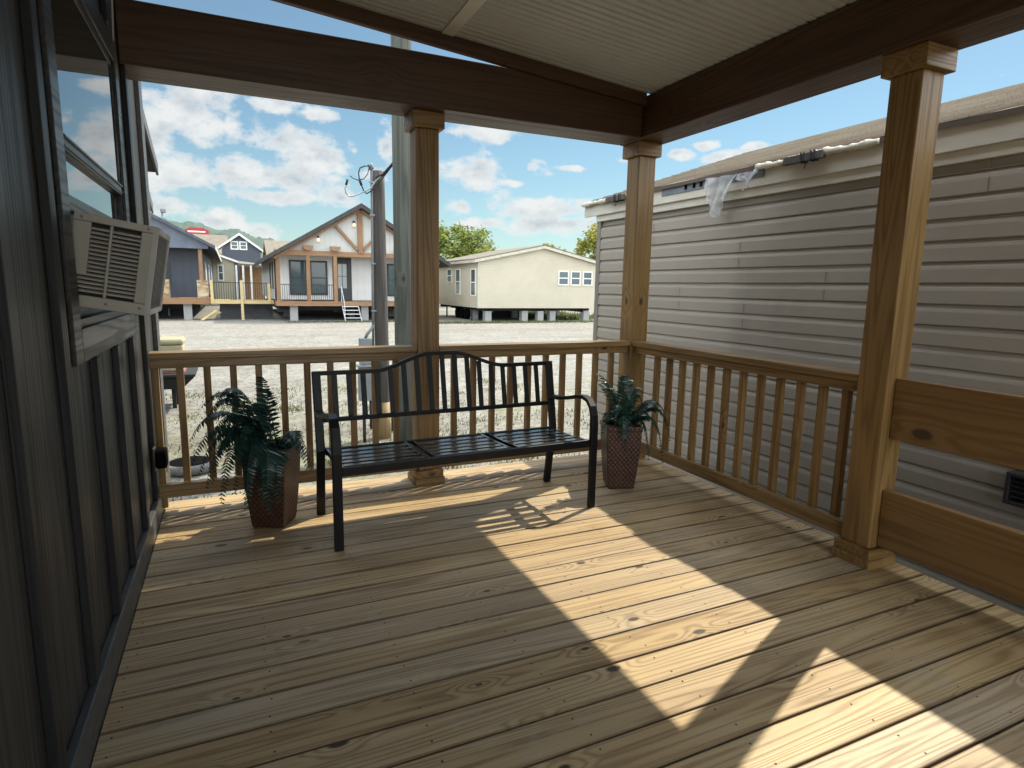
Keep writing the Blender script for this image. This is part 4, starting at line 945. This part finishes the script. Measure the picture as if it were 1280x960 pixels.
# ------------------------------------------------------------------ slate grey home on the left with stone porch pillars
dh = thing('house', (-5, 45, G), 'slate grey home with stone porch pillars at the left', 'house')
MB().box(-9.8, -1.32, 38.65, 60, .38, 3.0).prism([(-9.8, 3.0), (-1.32, 3.0), (-5.5, 5.2)], 1, 38.65, 38.9).build('wall', m_navy, dh)
MB().prism([(-10.2, 3.0), (-.98, 2.98), (-.98, 3.18), (-5.5, 5.55), (-10.2, 3.1)], 1, 37.0, 37.12).build('gable', m_navytrim, dh)
def dz_(x): return 5.72-.53*abs(x+5.5)
MB().prism([(-10.6, dz_(-10.6)), (-5.5, 5.72), (-.62, dz_(-.62)), (-.62, dz_(-.62)-.16), (-5.5, 5.55), (-10.6, dz_(-10.6)-.16)], 1, 36.6, 60.5).build('roof', m_shingg, dh)
MB().box(-.63, -.59, 36.6, 60.5, dz_(-.62)-.20, dz_(-.62)-.0).build('fascia', m_white, dh)
MB().box(-10, -1.0, 37.0, 38.64, .05, .38).build('porch_deck', m_cedarx, dh)
MB().box(-1.48, -1.30, 37.15, 37.33, 1.335, 2.975).build('column', m_cedar, dh); MB().box(-5.0, -4.8, 37.15, 37.33, 1.335, 2.975).build('column', m_cedar, dh)
for x in (-1.62, -3.45): MB().box(x, x+.52, 37.02, 37.5, .382, 1.33).build('stone_pillar', m_stone, dh)
win_f(dh, -3.6, -2.95, 1.0, 2.3, 38.65, m_darktrim, m_glassg)
for yv in (41, 47, 53): MB().box(-1.318, -1.27, yv, yv+1.2, 1.1, 2.4).build('window', m_white, dh)
MB().box(-9.5, -1.6, 39, 59.5, -.25, .37).build('chassis', m_under, dh)
for x in (-2.15, -4.5): MB().box(x-.2, x+.2, 37.3, 37.7, G, .048).build('pier', m_block, dh)
wk = thing('walkway', (.6, 37.2, G), 'raised yellow pine walkway with black metal rail between two porches', 'walkway')
MB().box(-.99, 2.18, 36.9, 38.3, .08, .28).build('deck', m_newpine, wk)
for x, z1 in ((.55, 1.36), (-.92, 1.34), (1.95, 1.2)): MB().box(x-.07, x+.07, 36.80, 36.895, G if x > 0 and x < 1 else .08, z1).build('post', m_newpine, wk)
rl = MB(); rl.box(-.84, .475, 36.84, 36.88, 1.20, 1.24).box(.625, 1.875, 36.84, 36.88, 1.20, 1.24)
for x in [-.8+.115*i for i in range(11)]+[.66+.115*i for i in range(11)]: rl.box(x, x+.022, 36.85, 36.87, .281, 1.199)
rl.build('rail', m_blackr, wk)
MB().hexa([(-.6, 38.4, G), (2.2, 38.4, G), (2.2, 38.5, G), (-.6, 38.5, G), (-.6, 38.4, .07), (2.2, 38.4, .07), (2.2, 38.5, .07), (-.6, 38.5, .07)]).build('under_panel', m_skirtp, wk)
lp = thing('lumber_pile', (-.9, 36.6, G), 'jumble of yellow lumber offcuts under the walkway end', 'lumber')
for k in range(5):
    MB().bar((-1.45+.03*k, 36.15+.10*k, G+.04+.02*k), (-.75+.05*k, 36.75+.06*k, G+.52-.03*k), .14, .045).build('plank', m_newpine, lp)

# ------------------------------------------------------------------ houses and marks further back
sh = thing('house', (-2, 62, G), 'small butter yellow house with white porch posts behind the walkway', 'house')
MB().box(-6.5, .42, 60, 70, G, 3.05).prism([(-6.5, 3.051), (.42, 3.051), (-3.0, 4.3)], 1, 60, 60.2).build('wall', m_cream2, sh)
def bz(x): return 4.45-.36*abs(x+3.0)
MB().prism([(-7, bz(-7)), (-3, 4.45), (.75, bz(.75)), (.75, bz(.75)-.16), (-3, 4.29), (-7, bz(-7)-.16)], 1, 59.6, 70.4).build('roof', m_shingt, sh)
MB().prism([(-7, bz(-7)-.02), (-3, 4.43), (.75, bz(.75)-.02), (.75, bz(.75)-.19), (-3, 4.26), (-7, bz(-7)-.19)], 1, 59.52, 59.59).build('rake_trim', m_white, sh)
win_f(sh, -.95, -.45, 1.35, 2.75, 60, m_white, m_glassg)
MB().hexa([(.76, 59.6, 2.9), (3.2, 59.6, 2.75), (3.2, 64, 2.75), (.76, 64, 2.9), (.76, 59.6, 3.1), (3.2, 59.6, 2.85), (3.2, 64, 2.85), (.76, 64, 3.1)]).build('porch_roof', m_creamtrim, sh)
for x in (.55, 1.1, 1.75, 2.9): MB().box(x-.08, x+.08, 59.7, 59.86, G, 2.74).build('porch_post', m_white, sh)
MB().box(.9, 3.0, 63.9, 64, G, 2.7).build('porch_wall', m_cedarx, sh)
th = thing('house', (-3, 76, G), 'house with a broad tan shingle roof facing the lot, far back', 'house')
MB().box(-9, -.2, 75, 83, G, 4.3).build('wall', m_cream2, th)
MB().prism([(74.6, 4.2), (79, 6.55), (83.4, 4.2), (83.4, 4.05), (79, 6.35), (74.6, 4.05)], 0, -9.5, .0).build('roof', m_shingt, th)
eh = thing('house', (1.2, 72, G), 'dark slate gable house with white trim and paired white windows', 'house')
MB().box(-.6, 3.05, 70, 73.8, G, 4.62).prism([(-.6, 4.621), (3.05, 4.621), (1.1, 6.0)], 1, 70, 70.2).build('wall', m_navyl, eh)
def ez(x): return 6.22-.735*abs(x-1.07)
MB().prism([(-.95, ez(-.95)), (1.07, 6.22), (3.3, ez(3.3)), (3.3, ez(3.3)-.1), (1.07, 6.10), (-.95, ez(-.95)-.1)], 1, 69.7, 74.2).build('roof', m_shingd, eh)
MB().prism([(-.95, ez(-.95)+.02), (1.07, 6.24), (3.3, ez(3.3)+.02), (3.3, ez(3.3)-.2), (1.07, 6.0), (-.95, ez(-.95)-.2)], 1, 69.6, 69.69).build('rake_trim', m_white, eh)
win_f(eh, .22, .97, 4.55, 5.42, 70, m_white, m_glassg, True, .12); win_f(eh, 1.05, 1.80, 4.55, 5.42, 70, m_white, m_glassg, True, .12)
gh = thing('house', (5, 80, G), 'brown shingled roof showing just behind the farmhouse eave', 'house')
MB().box(3.9, 12, 76, 84, G, 4.4).build('wall', m_cream2, gh)
MB().prism([(75.5, 4.3), (80, 6.3), (84.5, 4.3), (84.5, 4.15), (80, 6.1), (75.5, 4.15)], 0, 3.9, 12.4).build('roof', m_shingt, gh)
sg_ = thing('sign', (-3.3, 82, G), 'red roadside sign panel with white band above the far roofs', 'sign')
MB().box(-4.5, -2.0, 82, 82.25, 6.75, 7.25).prism([(-4.4, 7.251), (-2.1, 7.251), (-2.6, 7.5), (-4.0, 7.5)], 1, 82.0, 82.25).build('panel', m_red, sg_)
MB().box(-4.2, -2.35, 81.96, 81.995, 6.95, 7.12).build('band', m_white, sg_)
MB().box(-3.4, -3.2, 82.05, 82.2, G, 6.749).build('post', m_under, sg_)
fp = thing('light_pole', (-3.25, 42, G), 'slim pole with a floodlight head above the slate roof', 'light pole')
MB().tube([(-3.42, 42, G), (-3.42, 42, 5.2)], .05, 8).build('shaft', m_galv, fp)
MB().box(-3.5, -3.22, 41.8, 42.1, 5.2, 5.42).build('lamp_head', m_pvc, fp, bevel=.03)
# gable homes in the row beyond the porch's own home: their dark roof corners look past its end
def row_home(x1, yf, yb_, zf, label, slope=.36):
    t = thing('house', (x1-4, (yf+yb_)/2, G), label, 'house', 'homes in the row beyond the left wall')
    ym = (yf+yb_)/2; zt = zf+slope*(yb_-ym)
    MB().box(x1-9, x1-.45, yf+.35, yb_-.35, G+.3, zf-.05).prism([(yf+.4, zf-.05), (yb_-.4, zf-.05), (ym, zt-.25)], 0, x1-.6, x1-.45).build('wall', m_navy, t)
    MB().prism([(yf, zf), (ym, zt), (yb_, zf), (yb_, zf-.14), (ym, zt-.15), (yf, zf-.14)], 0, x1-9.3, x1).build('roof', m_shingd, t)
    MB().prism([(yf, zf-.005), (ym, zt-.005), (yb_, zf-.005), (yb_, zf-.18), (ym, zt-.19), (yf, zf-.18)], 0, x1+.001, x1+.03).build('rake_trim', m_skirtp, t)
    return t
row_home(-.92, 6.6, 10.8, 2.98, 'nearer dark roof corner peeking past the end of the left wall', .30)
row_home(-1.22, 11.4, 12.95, 2.62, 'second dark roof corner, lower, peeking past the end of the left wall', .40)

# ------------------------------------------------------------------ trees
def tree(x, y, hgt, rad, mat, label, seed, nclump=60, nleaf=110, ls=.20, zmin=.35):
    rnd = random.Random(seed)
    t = thing('tree', (x, y, G), label, 'tree', 'trees behind the cream home')
    tb_ = MB(); top = G+hgt*.62
    tb_.tube([(x, y, G-.1), (x+.05, y, G+hgt*.2), (x-.08, y, G+hgt*.42), (x+.05, y, top)], [hgt*.028, hgt*.022, hgt*.016, hgt*.008], 8)
    cb_ = MB()
    cents = []
    for k in range(nclump):
        while True:
            a, b, c = rnd.uniform(-1, 1), rnd.uniform(-1, 1), rnd.uniform(-1, 1)
            if a*a+b*b+c*c < 1: break
        lob = 1+.22*math.sin(3*math.atan2(b, a)+seed)+.15*math.sin(5*c+seed)
        cz_ = G+hgt*(zmin+1)/2+c*hgt*(1-zmin)/2
        q = Vector((x+a*rad*lob, y+b*rad*lob*.8, cz_)); cents.append(q)
        rr = rad*rnd.uniform(.16, .30)
        for _ in range(nleaf):
            d = Vector((rnd.gauss(0, .5), rnd.gauss(0, .5), rnd.gauss(0, .42)))*rr
            u = Vector((rnd.uniform(-1, 1), rnd.uniform(-1, 1), rnd.uniform(-.6, .6))).normalized(); v = u.cross(Vector((rnd.uniform(-1, 1), rnd.uniform(-1, 1), rnd.uniform(-1, 1)))).normalized()
            s_ = ls*rnd.uniform(.6, 1.3); p = q+d; cb_.add([p-u*s_, p+v*s_*.55, p+u*s_, p-v*s_*.55], [(0, 1, 2, 3)])
    for q in cents[:16]:
        st = Vector((x, y, G+hgt*rnd.uniform(.25, .55))); tb_.tube([st, (st+q)/2+Vector((0, 0, -.2)), q], [hgt*.010, hgt*.006, hgt*.002], 6)
    tb_.build('trunk', m_bark, t, smooth=True); cb_.build('crown', mat, t)
tree(21.3, 60, 8.3, 3.6, m_tree, 'broad olive green tree rising behind the left end of the cream roof', 3, 85, 62)
tree(25.4, 64, 6.8, 2.0, m_tree, 'smaller sparse tree just right of the broad olive green tree', 5, 30, 60, .18)
tree(38.2, 60, 9.0, 2.7, m_tree2, 'yellow green tree beside the corner of the taupe home', 8, 60, 70)
tree(34.5, 64, 7.0, 2.2, m_tree, 'low green tree left of the yellow green one', 11, 34, 80)
tree(45.0, 62, 10.5, 4.2, m_tree2, 'tall yellow green tree hidden mostly by the taupe home', 14, 50, 90)
